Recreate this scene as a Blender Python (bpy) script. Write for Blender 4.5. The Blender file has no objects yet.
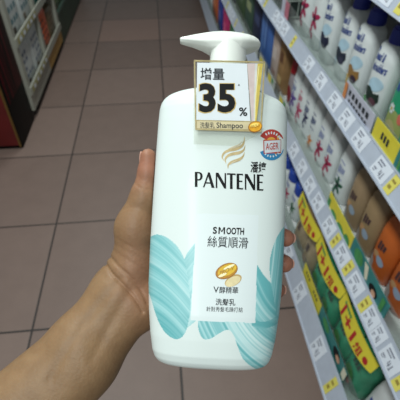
import bpy, bmesh, math, random
import numpy as np
from mathutils import Vector, Matrix
from mathutils.geometry import tessellate_polygon
random.seed(7); rng = np.random.default_rng(7)
SC = bpy.context.scene
COL = SC.collection

# ------------------------------------------------------------------ camera
CAM_H, PITCH, YAW, F = 1.515, math.radians(42.9), math.radians(5.6), 400.0
FW = np.array((math.sin(YAW)*math.cos(PITCH), math.cos(YAW)*math.cos(PITCH), -math.sin(PITCH)))
RT = np.array((math.cos(YAW), -math.sin(YAW), 0.0))
UP = np.array((math.sin(YAW)*math.sin(PITCH), math.cos(YAW)*math.sin(PITCH), math.cos(PITCH)))
C0 = np.array((0, 0, CAM_H))
cam_data = bpy.data.cameras.new('camera'); cam = bpy.data.objects.new('camera', cam_data); COL.objects.link(cam)
cam.matrix_world = Matrix(((RT[0], UP[0], -FW[0], 0), (RT[1], UP[1], -FW[1], 0), (RT[2], UP[2], -FW[2], CAM_H), (0, 0, 0, 1)))
cam_data.sensor_width = 36; cam_data.lens = 36; cam_data.clip_start = 0.02
cam_data.dof.use_dof = True; cam_data.dof.focus_distance = 0.30; cam_data.dof.aperture_fstop = 17.0
SC.camera = cam

def P(u, v, z):                      # a point at distance z along the view axis
    return C0 + z*(FW + (u-200)/F*RT + (200-v)/F*UP)

# ------------------------------------------------------------------ materials
def lin(c):
    return tuple(((x/255)/12.92 if x/255 <= .04045 else ((x/255+.055)/1.055)**2.4) for x in c)
MATS = {}
def mat(name, rgb, rough=.5, var=.06, scale=40, bump=0., metallic=0., sss=0., coat=0., spec=.5):
    if name in MATS: return MATS[name]
    m = bpy.data.materials.new(name); m.use_nodes = True; nt = m.node_tree; b = nt.nodes['Principled BSDF']
    c = lin(rgb)
    tc = nt.nodes.new('ShaderNodeTexCoord'); n = nt.nodes.new('ShaderNodeTexNoise'); n.inputs['Scale'].default_value = scale; n.inputs['Detail'].default_value = 4
    nt.links.new(tc.outputs['Object'], n.inputs['Vector'])
    r = nt.nodes.new('ShaderNodeValToRGB')
    r.color_ramp.elements[0].position = .3; r.color_ramp.elements[1].position = .7
    r.color_ramp.elements[0].color = tuple(max(0, x*(1-var)) for x in c)+(1,)
    r.color_ramp.elements[1].color = tuple(min(1, x*(1+var)) for x in c)+(1,)
    nt.links.new(n.outputs['Fac'], r.inputs['Fac']); nt.links.new(r.outputs['Color'], b.inputs['Base Color'])
    b.inputs['Roughness'].default_value = rough; b.inputs['Metallic'].default_value = metallic
    b.inputs['Specular IOR Level'].default_value = spec
    if coat: b.inputs['Coat Weight'].default_value = coat; b.inputs['Coat Roughness'].default_value = .15
    if sss: b.inputs['Subsurface Weight'].default_value = sss; b.inputs['Subsurface Radius'].default_value = (.008, .003, .0015); b.inputs['Subsurface Scale'].default_value = .5
    if bump:
        bp = nt.nodes.new('ShaderNodeBump'); bp.inputs['Strength'].default_value = bump; bp.inputs['Distance'].default_value = .004
        nt.links.new(n.outputs['Fac'], bp.inputs['Height']); nt.links.new(bp.outputs['Normal'], b.inputs['Normal'])
    MATS[name] = m; return m

def attr_mat(name, rough=.3, sss=0., bump=0., bscale=300, coat=0., spec=.5, var=0.):
    if name in MATS: return MATS[name]
    m = bpy.data.materials.new(name); m.use_nodes = True; nt = m.node_tree; b = nt.nodes['Principled BSDF']
    a = nt.nodes.new('ShaderNodeAttribute'); a.attribute_name = 'print'
    tc = nt.nodes.new('ShaderNodeTexCoord'); n = nt.nodes.new('ShaderNodeTexNoise'); n.inputs['Scale'].default_value = bscale; n.inputs['Detail'].default_value = 3
    nt.links.new(tc.outputs['Object'], n.inputs['Vector'])
    if var:
        mx = nt.nodes.new('ShaderNodeMixRGB'); mx.blend_type = 'MULTIPLY'; mx.inputs['Fac'].default_value = 1
        r = nt.nodes.new('ShaderNodeValToRGB'); r.color_ramp.elements[0].color = (1-var, 1-var*1.15, 1-var*1.2, 1); r.color_ramp.elements[0].position = .3; r.color_ramp.elements[1].position = .7
        n2 = nt.nodes.new('ShaderNodeTexNoise'); n2.inputs['Scale'].default_value = bscale*.25; n2.inputs['Detail'].default_value = 5
        nt.links.new(tc.outputs['Object'], n2.inputs['Vector'])
        nt.links.new(n2.outputs['Fac'], r.inputs['Fac']); nt.links.new(a.outputs['Color'], mx.inputs['Color1']); nt.links.new(r.outputs['Color'], mx.inputs['Color2'])
        nt.links.new(mx.outputs['Color'], b.inputs['Base Color'])
    else:
        nt.links.new(a.outputs['Color'], b.inputs['Base Color'])
    b.inputs['Roughness'].default_value = rough; b.inputs['Specular IOR Level'].default_value = spec
    if coat: b.inputs['Coat Weight'].default_value = coat; b.inputs['Coat Roughness'].default_value = .1
    if sss: b.inputs['Subsurface Weight'].default_value = sss; b.inputs['Subsurface Radius'].default_value = (.008, .003, .0015); b.inputs['Subsurface Scale'].default_value = .4
    if bump:
        bp = nt.nodes.new('ShaderNodeBump'); bp.inputs['Strength'].default_value = bump; bp.inputs['Distance'].default_value = .001
        nt.links.new(n.outputs['Fac'], bp.inputs['Height']); nt.links.new(bp.outputs['Normal'], b.inputs['Normal'])
    MATS[name] = m; return m

def clear_mat(name, tint, haze, rgb, rough=.1):      # thin clear plastic: mostly see-through, a little haze and gloss
    if name in MATS: return MATS[name]
    m = bpy.data.materials.new(name); m.use_nodes = True; nt = m.node_tree; b = nt.nodes['Principled BSDF']
    b.inputs['Base Color'].default_value = lin(rgb)+(1,); b.inputs['Roughness'].default_value = rough
    t = nt.nodes.new('ShaderNodeBsdfTransparent'); t.inputs['Color'].default_value = lin(tint)+(1,)
    mx = nt.nodes.new('ShaderNodeMixShader')
    tc = nt.nodes.new('ShaderNodeTexCoord'); n = nt.nodes.new('ShaderNodeTexNoise'); n.inputs['Scale'].default_value = 25
    mr = nt.nodes.new('ShaderNodeMapRange'); mr.inputs['To Min'].default_value = haze*.7; mr.inputs['To Max'].default_value = haze*1.3
    nt.links.new(tc.outputs['Object'], n.inputs['Vector']); nt.links.new(n.outputs['Fac'], mr.inputs['Value']); nt.links.new(mr.outputs['Result'], mx.inputs['Fac'])
    nt.links.new(t.outputs[0], mx.inputs[1]); nt.links.new(b.outputs[0], mx.inputs[2])
    nt.links.new(mx.outputs[0], nt.nodes['Material Output'].inputs['Surface'])
    MATS[name] = m; return m

# ------------------------------------------------------------------ object helpers
def link(name, me, parent=None):
    o = bpy.data.objects.new(name, me); COL.objects.link(o)
    if parent is not None: o.parent = parent
    return o
def tag(o, label=None, cat=None, group=None, kind=None):
    if label: o['label'] = label
    if cat: o['category'] = cat
    if group: o['group'] = group
    if kind: o['kind'] = kind
    return o
def empty(name, loc=(0, 0, 0), rz=0):
    o = link(name, None); o.location = loc; o.rotation_euler = (0, 0, rz); o.empty_display_size = .05; return o
def copy_tree(o, parent=None):
    c = o.copy(); COL.objects.link(c)
    if parent is not None: c.parent = parent
    for ch in [x for x in COL.objects if x.parent == o]: copy_tree(ch, c)
    return c
class MB:                                             # collects geometry with material slots, builds ONE mesh
    def __init__(s): s.v = []; s.f = []; s.m = []; s.mats = []; s.smooth = []
    def slot(s, m):
        if m not in s.mats: s.mats.append(m)
        return s.mats.index(m)
    def add(s, verts, faces, m, smooth=False):
        k = len(s.v); s.v += [tuple(map(float, p)) for p in verts]; i = s.slot(m)
        for f in faces: s.f.append([k+j for j in f]); s.m.append(i); s.smooth.append(smooth)
    def box(s, a, b, m):
        (x0, y0, z0), (x1, y1, z1) = a, b
        v = [(x0,y0,z0),(x1,y0,z0),(x1,y1,z0),(x0,y1,z0),(x0,y0,z1),(x1,y0,z1),(x1,y1,z1),(x0,y1,z1)]
        s.add(v, [(0,3,2,1),(4,5,6,7),(0,1,5,4),(1,2,6,5),(2,3,7,6),(3,0,4,7)], m)
    def rbox(s, a, b, m, r=.004, seg=2):
        bm = bmesh.new(); bmesh.ops.create_cube(bm, size=1)
        for q in bm.verts: q.co = Vector([(a[i]+b[i])/2 + q.co[i]*(b[i]-a[i]) for i in range(3)])
        bmesh.ops.bevel(bm, geom=bm.edges[:], offset=min(r, .45*min(b[i]-a[i] for i in range(3))), segments=seg, affect='EDGES', profile=.5)
        s.bm(bm, m, True)
    def bm(s, bm, m, smooth=True):
        bm.verts.index_update(); s.add([q.co[:] for q in bm.verts], [[q.index for q in f.verts] for f in bm.faces], m, smooth); bm.free()
    def loft(s, rings, m, caps=True, smooth=True):
        n = len(rings[0]); v = [p for r in rings for p in r]; f = []
        for i in range(len(rings)-1):
            for j in range(n): f.append((i*n+j, i*n+(j+1) % n, (i+1)*n+(j+1) % n, (i+1)*n+j))
        if caps: f.append(list(range(n))[::-1]); f.append([(len(rings)-1)*n+j for j in range(n)])
        s.add(v, f, m, smooth)
    def tube(s, pts, r, m, n=8):
        rings = []; pts = [Vector(p) for p in pts]
        for i, p in enumerate(pts):
            d = (pts[min(i+1, len(pts)-1)]-pts[max(i-1, 0)]).normalized()
            a = d.cross(Vector((.31, .2, .93))).normalized(); b = d.cross(a)
            rr = r[i] if hasattr(r, '__len__') else r
            rings.append([p+a*rr*math.cos(t)+b*rr*math.sin(t) for t in [2*math.pi*k/n for k in range(n)]])
        s.loft(rings, m)
    def build(s, name, parent=None, sharp=None):
        me = bpy.data.meshes.new(name); me.from_pydata(s.v, [], s.f)
        for m in s.mats: me.materials.append(m)
        me.polygons.foreach_set('material_index', s.m); me.polygons.foreach_set('use_smooth', s.smooth)
        me.update()
        if any(s.smooth): me.set_sharp_from_angle(angle=math.radians(sharp or 40))
        return link(name, me, parent)

def poly(mb, pts, m, mapf):                           # a flat polygon (any outline) mapped onto a surface
    tri = tessellate_polygon([[Vector((p[0], p[1], 0)) for p in pts]])
    drape(mb, [tuple(p) for p in pts], [tuple(t) for t in tri], m, mapf)
def drape(mb, p2, tris, m, mapf, tol=.00012):         # split triangles until the flat print follows the curved surface
    p2 = list(p2); p3 = [np.array(mapf(*p), float) for p in p2]; mids = {}
    def mid(a, b):
        k = (min(a, b), max(a, b))
        if k not in mids:
            q = ((p2[a][0]+p2[b][0])/2, (p2[a][1]+p2[b][1])/2); p2.append(q); p3.append(np.array(mapf(*q), float)); mids[k] = len(p2)-1
        return mids[k]
    tris = list(tris)
    for _ in range(5):
        bad = False
        for t in tris:
            for a, b in ((t[0], t[1]), (t[1], t[2]), (t[2], t[0])):
                q = mapf((p2[a][0]+p2[b][0])/2, (p2[a][1]+p2[b][1])/2)
                if np.linalg.norm(np.array(q)-(p3[a]+p3[b])/2) > tol: bad = True; break
            if bad: break
        if not bad: break
        new = []
        for a, b, c in tris:
            x, y, z = mid(a, b), mid(b, c), mid(c, a); new += [(a, x, z), (x, b, y), (z, y, c), (x, y, z)]
        tris = new
    mb.add(p3, tris, m)

TEXT = {}
def text_geo(s, bold=0.):                             # 2D triangles of a string, normalised to its own bounding box
    k = (s, bold)
    if k not in TEXT:
        cu = bpy.data.curves.new('writing', 'FONT'); cu.body = s; cu.size = 1; cu.offset = bold; cu.resolution_u = 3
        o = bpy.data.objects.new('writing', cu); COL.objects.link(o)
        dg = bpy.context.evaluated_depsgraph_get()
        me = bpy.data.meshes.new_from_object(o.evaluated_get(dg))
        v = [q.co[:2] for q in me.vertices]; f = [list(q.vertices) for q in me.polygons]
        bpy.data.objects.remove(o); bpy.data.curves.remove(cu); bpy.data.meshes.remove(me)
        x0 = min(p[0] for p in v); x1 = max(p[0] for p in v); y0 = min(p[1] for p in v); y1 = max(p[1] for p in v)
        TEXT[k] = ([((p[0]-x0)/(x1-x0), (p[1]-y0)/(y1-y0)) for p in v], f, (x1-x0)/(y1-y0))
    return TEXT[k]
def write(mb, s, m, mapf, bl, br, h, bold=0., shear=0.):   # bl, br: ends of the baseline in the map's own units; h: height vector
    v, f, _ = text_geo(s, bold)
    out = []
    for a, b in v:
        a2 = a + shear*b
        out.append((bl[0]+(br[0]-bl[0])*a2+h[0]*b, bl[1]+(br[1]-bl[1])*a2+h[1]*b))
    tris = [(t[0], t[i], t[i+1]) for t in f for i in range(1, len(t)-1)]
    drape(mb, out, tris, m, mapf, .0001)

def ell(cx, cy, a, b, rot=0, n=24):
    c, s = math.cos(rot), math.sin(rot)
    return [(cx+a*math.cos(t)*c-b*math.sin(t)*s, cy+a*math.cos(t)*s+b*math.sin(t)*c) for t in [2*math.pi*k/n for k in range(n)]]
def rect(x0, y0, x1, y1): return [(x0, y0), (x1, y0), (x1, y1), (x0, y1)]
def ribbon(pts, ws):                                  # tapered stroke polygon along a smooth curve
    pts = np.array(pts, float); n = len(pts); t = np.linspace(0, n-1, 5*n)
    def cr(a):
        o = []
        for q in t:
            i = min(int(q), n-2); f = q-i; p0, p1, p2, p3 = a[max(i-1, 0)], a[i], a[i+1], a[min(i+2, n-1)]
            o.append(.5*((2*p1)+(-p0+p2)*f+(2*p0-5*p1+4*p2-p3)*f*f+(-p0+3*p1-3*p2+p3)*f**3))
        return np.array(o)
    c = cr(pts); w = np.interp(t, range(n), ws)
    d = np.gradient(c, axis=0); d /= np.linalg.norm(d, axis=1)[:, None]; nn = np.stack([-d[:, 1], d[:, 0]], 1)
    return c+nn*w[:, None]/2, c-nn*w[:, None]/2
def stroke(mb, pts, ws, m, mapf):
    a, b = ribbon(pts, ws); n = len(a)
    mb.add([mapf(*p) for p in list(a)+list(b)], [(i, i+1, n+i+1, n+i) for i in range(n-1)], m)

# ------------------------------------------------------------------ palette
WHITE = mat('white_plastic', (226, 232, 232), .32, .02)
PUMPW = mat('pump_white_plastic', (232, 235, 228), .3, .02)
BLACK = mat('black_ink', (14, 14, 16), .6, spec=.2)
DARKT = mat('dark_grey_ink', (50, 54, 58), .6, spec=.2)
GOLD = mat('gold_foil', (202, 180, 134), .35, .15, 200, metallic=.35)
GOLDL = mat('pale_gold_foil', (218, 202, 168), .35, .1, 200, metallic=.2)

# ================================================================== SETTING
def floor_material():
    m = bpy.data.materials.new('floor_tiles'); m.use_nodes = True; nt = m.node_tree; b = nt.nodes['Principled BSDF']; N = nt.nodes.new; Lk = nt.links.new
    tc = N('ShaderNodeTexCoord'); sp = N('ShaderNodeSeparateXYZ'); Lk(tc.outputs['Object'], sp.inputs[0])
    def M(op, a, bb=None, c=None):
        n = N('ShaderNodeMath'); n.operation = op
        for i, q in enumerate((a, bb, c)):
            if q is None: continue
            if isinstance(q, (int, float)): n.inputs[i].default_value = q
            else: Lk(q, n.inputs[i])
        return n.outputs[0]
    tx = M('DIVIDE', M('ADD', sp.outputs['X'], .0065+60), .6); ty = M('DIVIDE', M('ADD', sp.outputs['Y'], 60.9-.905), .609)
    fx, fy = M('FRACT', tx), M('FRACT', ty); ix, iy = M('FLOOR', tx), M('FLOOR', ty)
    ex = M('MINIMUM', fx, M('SUBTRACT', 1, fx)); ey = M('MINIMUM', fy, M('SUBTRACT', 1, fy))
    e = M('MINIMUM', ex, ey)
    mr = N('ShaderNodeMapRange'); mr.interpolation_type = 'SMOOTHSTEP'; Lk(e, mr.inputs['Value']); mr.inputs['From Min'].default_value = .0045; mr.inputs['From Max'].default_value = .0095
    grout = mr.outputs['Result']
    cv = N('ShaderNodeCombineXYZ'); Lk(ix, cv.inputs[0]); Lk(iy, cv.inputs[1])
    wn = N('ShaderNodeTexWhiteNoise'); Lk(cv.outputs[0], wn.inputs['Vector'])
    n1 = N('ShaderNodeTexNoise'); n1.inputs['Scale'].default_value = 9; n1.inputs['Detail'].default_value = 8; n1.inputs['Roughness'].default_value = .65; Lk(tc.outputs['Object'], n1.inputs['Vector'])
    n2 = N('ShaderNodeTexNoise'); n2.inputs['Scale'].default_value = 180; n2.inputs['Detail'].default_value = 3; Lk(tc.outputs['Object'], n2.inputs['Vector'])
    r = N('ShaderNodeValToRGB'); r.color_ramp.elements[0].position = .2; r.color_ramp.elements[1].position = .8
    r.color_ramp.elements[0].color = lin((109, 91, 83))+(1,); r.color_ramp.elements[1].color = lin((130, 110, 101))+(1,)
    f = M('ADD', M('MULTIPLY', wn.outputs['Value'], .35), M('ADD', M('MULTIPLY', n1.outputs['Fac'], .45), M('MULTIPLY', n2.outputs['Fac'], .25)))
    Lk(f, r.inputs['Fac'])
    # one tile further up the aisle is visibly pinker
    pk = M('MULTIPLY', M('COMPARE', ix, 99.5-.5, .1), M('COMPARE', iy, 105, .1))
    m1 = N('ShaderNodeMixRGB'); Lk(M('MULTIPLY', pk, .35), m1.inputs['Fac']); Lk(r.outputs['Color'], m1.inputs['Color1']); m1.inputs['Color2'].default_value = lin((156, 122, 108))+(1,)
    m2 = N('ShaderNodeMixRGB'); Lk(grout, m2.inputs['Fac']); m2.inputs['Color1'].default_value = lin((38, 33, 31))+(1,); Lk(m1.outputs['Color'], m2.inputs['Color2'])
    Lk(m2.outputs['Color'], b.inputs['Base Color'])
    b.inputs['Roughness'].default_value = .5
    bp = N('ShaderNodeBump'); bp.inputs['Strength'].default_value = .4; bp.inputs['Distance'].default_value = .003; Lk(grout, bp.inputs['Height']); Lk(bp.outputs['Normal'], b.inputs['Normal'])
    return m
mb = MB(); mb.add([(-4, -3, 0), (4, -3, 0), (4, 9, 0), (-4, 9, 0)], [(0, 1, 2, 3)], floor_material())
tag(mb.build('floor'), kind='structure')

# ================================================================== HELD BOTTLE
ROLL, TILT = math.radians(3.0), math.radians(6.0)
bz = UP*math.cos(ROLL)+RT*math.sin(ROLL); bx = RT*math.cos(ROLL)-UP*math.sin(ROLL); by = FW.copy()
bz, by = bz*math.cos(TILT)+by*math.sin(TILT), by*math.cos(TILT)-bz*math.sin(TILT)
BO = P(216.5, 250, .325) - .088*bz                     # base centre of the bottle
BM = Matrix(((bx[0], by[0], bz[0], BO[0]), (bx[1], by[1], bz[1], BO[1]), (bx[2], by[2], bz[2], BO[2]), (0, 0, 0, 1)))
bottle = empty('shampoo_bottle'); bottle.matrix_world = BM
tag(bottle, 'large white pump shampoo bottle with teal hair swirls held in the hand', 'shampoo bottle')
PROF = np.array([(0, 35, 17), (.6, 39.5, 20.5), (2.2, 42.8, 23), (5, 45, 24.8), (10, 46.9, 26.2), (22, 49.2, 27.2), (40, 51.4, 28), (60, 53, 28), (90, 53.7, 28), (130, 53.8, 28), (170, 53.6, 28), (190, 53.4, 27.8),
                 (200, 53.0, 27.5), (205, 52.0, 27.0), (208.5, 50.2, 26.3), (211.5, 47, 25.2), (214, 42, 23.6), (216, 36, 21.5), (217.6, 29.5, 19.2), (218.8, 23, 17), (220, 18, 15.5), (223, 15, 14.5)])
EXPN = 2.7
def prof(z): return np.interp(z, PROF[:, 0], PROF[:, 1]), np.interp(z, PROF[:, 0], PROF[:, 2])
def ysurf(x, z):
    w, d = prof(z); t = np.clip(np.abs(x)/w, 0, .995)
    return -d*(1-t**EXPN)**(1/EXPN)
def loc_ray(u, v, y):
    d = FW+(u-200)/F*RT+(200-v)/F*UP; o = C0-BO
    t = (y/1000-np.dot(o, by))/np.dot(d, by); q = o+t*d
    return np.dot(q, bx)*1000, np.dot(q, bz)*1000
def D(u, v, off=.15):                                  # place of a printed mark on the front of the bottle, metres in bottle space
    y = -28.
    for _ in range(6):
        x, z = loc_ray(u, v, y-off); y = float(ysurf(x, z))
    return (x/1000, (y-off)/1000, z/1000)
# design coordinates of a surface point (inverse of D)
def to_uv(x, y, z):
    q = BO[None]+(x[:, None]*bx+y[:, None]*by+z[:, None]*bz)/1000-C0
    zc = q@FW; return 200+F*(q@RT)/zc, 200-F*(q@UP)/zc

def smoothn(x, seed, n=512):
    g = np.random.default_rng(seed).random(n); i = np.floor(x).astype(int); f = x-i; f = f*f*(3-2*f)
    return g[i % n]*(1-f)+g[(i+1) % n]*f
def strands(ph, al, seed):
    s = .45*smoothn(ph*.12, seed)+.33*smoothn(ph*.4+al*.01, seed+1)+.22*smoothn(ph*1.1+al*.02, seed+2)
    return np.clip((s-.28)/.5, 0, 1)
def inside(poly, u, v):
    r = np.zeros(u.shape, bool); n = len(poly)
    for i in range(n):
        (x0, y0), (x1, y1) = poly[i], poly[(i+1) % n]
        if y0 == y1: continue
        c = ((y0 > v) != (y1 > v)) & (u < (x1-x0)*(v-y0)/(y1-y0)+x0); r ^= c
    return r
def sm(pts):                                           # smooth a polyline
    a, b = ribbon(pts, [0]*len(pts)); return [tuple(p) for p in a]
LABEL = [(197, 213.5), (258.5, 215), (255.3, 323), (190.3, 320.5)]
LEAF_L1 = sm([(140, 243), (150, 237), (157, 234.5), (166, 237), (175, 244), (181, 252), (185, 262), (188, 280), (190, 300), (189, 318), (186, 331), (180, 338.5), (172, 338), (164, 331), (157, 318), (150, 296), (140, 270)])
LEAF_L2 = sm([(183, 262), (188, 252), (196, 242), (204, 236)])+[(196, 321), (187, 328), (184, 300)]
LEAF_R1 = sm([(292, 218), (283, 228), (276.5, 238), (271.5, 252), (269.5, 266), (271, 282), (274, 300), (277, 316)])+[(292, 316)]
LEAF_R2 = sm([(253, 258), (258, 266), (263, 274), (269, 281), (276, 286), (292, 290)])+[(292, 372), (262, 370)]+sm([(256, 369), (248, 364), (242, 357), (237.5, 346), (234, 336), (230.5, 331), (226, 330), (219, 333.5), (211, 338.5), (204, 339), (200, 334), (198, 326), (198, 318)])
def print_colour(u, v, front):
    base = np.array(lin((218, 227, 224))); col = np.tile(base, (len(u), 1))
    d0, d1, d2 = [np.array(lin(c)) for c in ((96, 172, 176), (152, 204, 206), (206, 231, 230))]
    def put(mask, s, k=1.):
        c = np.where(s[:, None] < .5, d0+(d1-d0)*(s*2)[:, None], d1+(d2-d1)*(s*2-1)[:, None])
        col[mask] = (base+(c-base)*k)[mask]
    # left curls: strands arch over and fall to the right
    ph = (v-.019*np.minimum(u-157, 40)**2*np.sign(u-140)-.25*(u-150)); put(inside(LEAF_L2, u, v) & front, .28+.5*strands((v+1.3*(u-180))*.7, v, 11), .95)
    put(inside(LEAF_L1, u, v) & front, .14+.50*strands((v-.55*(u-150)-.010*(u-150)**2)*1.25, u*2, 77)+.10*np.clip((u-160)/20, 0, 1)-.2*np.clip((v-290)/50, 0, 1))
    # right curls
    rr = np.hypot((u-296)*1.25, v-262); aa = np.arctan2(v-262, 296-u)*60
    put(inside(LEAF_R2, u, v) & front, .05+.95*strands(rr*.95+3*np.sin(aa*.05), aa, 31))
    rr = np.hypot((u-250), (v-262)*.8); put(inside(LEAF_R1, u, v) & front, .02+.8*strands((u*1.6+.15*v), v, 41))
    band = inside(sm([(252, 318), (262, 322), (274, 318), (284, 308), (284, 317), (275, 325), (262, 329), (252, 326)]), u, v) & front
    put(band, .05+.4*strands((v-.2*u)*1.2, u, 51))
    lab = inside(LABEL, u, v) & front
    col[lab] = np.array(lin((221, 230, 230)))
    return col
NF, NB = 300, 40
th = np.concatenate([np.linspace(math.pi, 2*math.pi, NF, endpoint=False), np.linspace(0, math.pi, NB, endpoint=False)])
# even spacing over the width for the front half
xs = np.concatenate([np.linspace(-1, -.93, 40, endpoint=False), np.linspace(-.93, .93, NF-80, endpoint=False), np.linspace(.93, 1, 40, endpoint=False)])
un_x = np.concatenate([xs, np.linspace(1, -1, NB, endpoint=False)]); sg = np.concatenate([-np.ones(NF), np.ones(NB)])
zz = np.unique(np.concatenate([np.linspace(0, 10, 24), np.linspace(10, 205, 430), np.linspace(205, 223, 50)]))
# smooth the profile so the shoulder has no facets
zf = np.linspace(0, 223, 900); wf, df = prof(zf)
ker = np.exp(-np.linspace(-2, 2, 13)**2); ker /= ker.sum()
wf[8:-8] = np.convolve(wf, ker, 'same')[8:-8]; df[8:-8] = np.convolve(df, ker, 'same')[8:-8]
PROF = np.stack([zf, wf, df], 1)
W_, D_ = prof(zz)
X = W_[:, None]*un_x[None]; Yy = sg[None]*D_[:, None]*(1-np.abs(un_x[None])**EXPN)**(1/EXPN); Z = np.repeat(zz[:, None], len(un_x), 1)
n = len(un_x); nz = len(zz)
verts = np.stack([X, Yy, Z], -1).reshape(-1, 3)
uu, vv = to_uv(verts[:, 0], verts[:, 1], verts[:, 2]); front = np.tile(np.arange(n) <= NF, nz)
colr = print_colour(uu, vv, front)
i, j = np.meshgrid(np.arange(nz-1), np.arange(n), indexing='ij'); j2 = (j+1) % n
faces = np.stack([i*n+j, i*n+j2, (i+1)*n+j2, (i+1)*n+j], -1).reshape(-1, 4).tolist()
faces += [list(range(n))[::-1], [(nz-1)*n+k for k in range(n)]]
me = bpy.data.meshes.new('bottle_body'); me.from_pydata((verts/1000).tolist(), [], faces)
at = me.color_attributes.new('print', 'FLOAT_COLOR', 'POINT'); at.data.foreach_set('color', np.concatenate([colr, np.ones((len(colr), 1))], 1).astype('f').ravel())
me.materials.append(attr_mat('printed_bottle_plastic', .45, bump=.03, bscale=60, coat=.06, spec=.4)); me.polygons.foreach_set('use_smooth', [True]*len(me.polygons)); me.update()
body = link('body', me, bottle)
tag(body, 'glossy white body printed with teal hair strands and a pale label panel')

# pump
PX = 2.0
mb = MB()
def ring(cx, r, z, n=40): return [((cx+r*math.cos(t))/1000, r*math.sin(t)/1000, z/1000) for t in [2*math.pi*k/n for k in range(n)]]
mb.loft([ring(PX, r, z) for r, z in ((14.5, 219), (16, 220), (16, 228), (16.8, 229), (16.8, 238), (16.2, 239), (15.5, 239.5), (15.4, 249), (15.0, 261))], PUMPW)
mb.build('pump_collar', bottle)
mb = MB()
# pump head: a leaf-shaped top plate with a long spout, above a funnel that runs down to the collar
hx = [-39.8, -38.5, -34, -28, -20, -12, -4, 4, 12, 18, 23, 26.5, 28.6, 29.2]
zt = [266.6, 267.0, 268.4, 270.2, 272.0, 273.2, 273.6, 273.2, 272.2, 271.0, 269.6, 267.8, 265.8, 264.2]
zr = [264.6, 264.2, 263.4, 262.2, 260.6, 259.4, 258.8, 259.2, 260.2, 261.4, 262.2, 262.8, 263.0, 263.4]
zb = [263.0, 262.2, 261.4, 260.4, 258.4, 255.0, 252, 252, 254, 258, 260, 261.2, 262.2, 263.2]
hw = [3.2, 4.2, 5.5, 7, 9.5, 12.5, 14.5, 15.2, 14.8, 13.5, 11.2, 8.4, 5, 1.5]
kb = [.7, .7, .68, .66, .68, .8, .86, .86, .8, .62, .55, .5, .5, .5]
rings = []
for q in np.linspace(0, len(hx)-1, 60):
    g = lambda a: float(np.interp(q, range(len(hx)), a))
    x, t, r_, b_, w, kk = g(hx), g(zt), g(zr), g(zb), g(hw), g(kb)
    half = [(0, t), (.45*w, t-.12*(t-r_)), (.8*w, t-.3*(t-r_)), (.96*w, t-.62*(t-r_)), (w, r_+.1*(t-r_)), (.97*w, r_-.3), (.88*w, r_-.35*(r_-b_)), (kk*w, r_-.75*(r_-b_)), (.8*kk*w, b_), (0, b_)]
    pts = half+[(-a, b) for a, b in half[-2:0:-1]]
    rings.append([(x/1000, -a/1000, b/1000) for a, b in pts])
mb.loft(rings, PUMPW); o = mb.build('pump_head', bottle, 50)
md = o.modifiers.new('round', 'SUBSURF'); md.levels = md.render_levels = 1

# printed marks on the body
def mark(name, fn, parent=body):
    q = MB(); fn(q); return q.build(name, parent)
def brand_letters(q):
    # tall roman capitals with heavy stems and thin bars, in units of the cap height
    k, t = .19, .1
    def P_(): return .56, [rect(0, 0, k, 1), [(k, 1), (.34, 1), (.47, .95), (.55, .85), (.56, .72), (.53, .58), (.43, .47), (.3, .43), (k, .43), (k, .52), (.28, .52), (.36, .57), (.39, .68), (.385, .8), (.35, .88), (.28, .91), (k, .91)]]
    def A_(): return .8, [[(0, 0), (.105, 0), (.43, .84), (.37, 1)], [(.37, 1), (.5, 1), (.84, 0), (.62, 0), (.365, .78)], rect(.2, .26, .64, .35)]
    def N_(): return .74, [rect(0, 0, .11, .98), [(0, 1), (.2, 1), (.74, .16), (.74, 0), (.6, 0), (0, .92)], rect(.63, 0, .74, 1)]
    def T_(): return .62, [rect(.215, 0, .405, .95), [(0, 1), (.62, 1), (.62, .87), (.57, .9), (.05, .9), (0, .87)]]
    def E_(): return .47, [rect(0, 0, k, 1), rect(k, 0, .45, .095), [(.45, 0), (.48, .13), (.42, .095)], rect(k, .47, .41, .56), rect(k, .905, .45, 1), [(.45, 1), (.47, .87), (.41, .905)]]
    seq = [P_(), A_(), N_(), T_(), E_(), N_(), E_()]; gap = [.0, .02, .12, .06, .07, .12, .12]
    tot = sum(w for w, _ in seq)+sum(gap); x = 0
    for (w, ps), g in zip(seq, gap):
        x += g
        for p in ps:
            poly(q, [(194.8+(a+x)/tot*68.6, 186.8+(a+x)/tot*4.0-b*(15.0+ (a+x)/tot*1.2)) for a, b in p], BLACK, D)
        x += w
mark('brand_lettering', brand_letters)
def W(s, m, bl, br, h, bold=0.): return lambda q: write(q, s, m, D, bl, br, (0.05*h, -h), bold)
mark('brand_lettering', W('潘婷', BLACK, (250.3, 172.4), (265.8, 173.4), 11.2, .022))
def smooth_word(q):
    for t_, a, b, y0, y1 in (('S', 212.7, 216.9, 233.8, 233.9), ('OOTH', 226.2, 244, 234.3, 234.9)): write(q, t_, BLACK, D, (a, y0), (b, y1), (.3, -7.0), .03)
    for p in (rect(0, 0, .2, 1), rect(.8, 0, 1, 1), [(.02, 1), (.24, 1), (.56, .3), (.44, .3)], [(.98, 1), (.76, 1), (.44, .3), (.56, .3)]):
        poly(q, [(218.3+a*6.6+.3*b, 234.0+.2*a-b*7.0) for a, b in p], BLACK, D)
mark('variant_lettering', smooth_word)
mark('variant_lettering', W('絲質順滑', DARKT, (207.2, 247), (247.8, 248.6), 11.2, .004))
mark('detail_lettering', W('V', DARKT, (213.2, 292.6), (218.6, 292.7), 6.0, .012)); mark('detail_lettering', W('醇精華', DARKT, (219.2, 293.2), (238, 293.6), 6.6, .008))
mark('detail_lettering', W('洗髮乳', DARKT, (215.4, 305.2), (235.2, 305.8), 6.8, .012))
mark('detail_lettering', W('針對秀髮毛躁打結', DARKT, (206.3, 311.4), (242.6, 312.4), 5.0))
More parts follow.
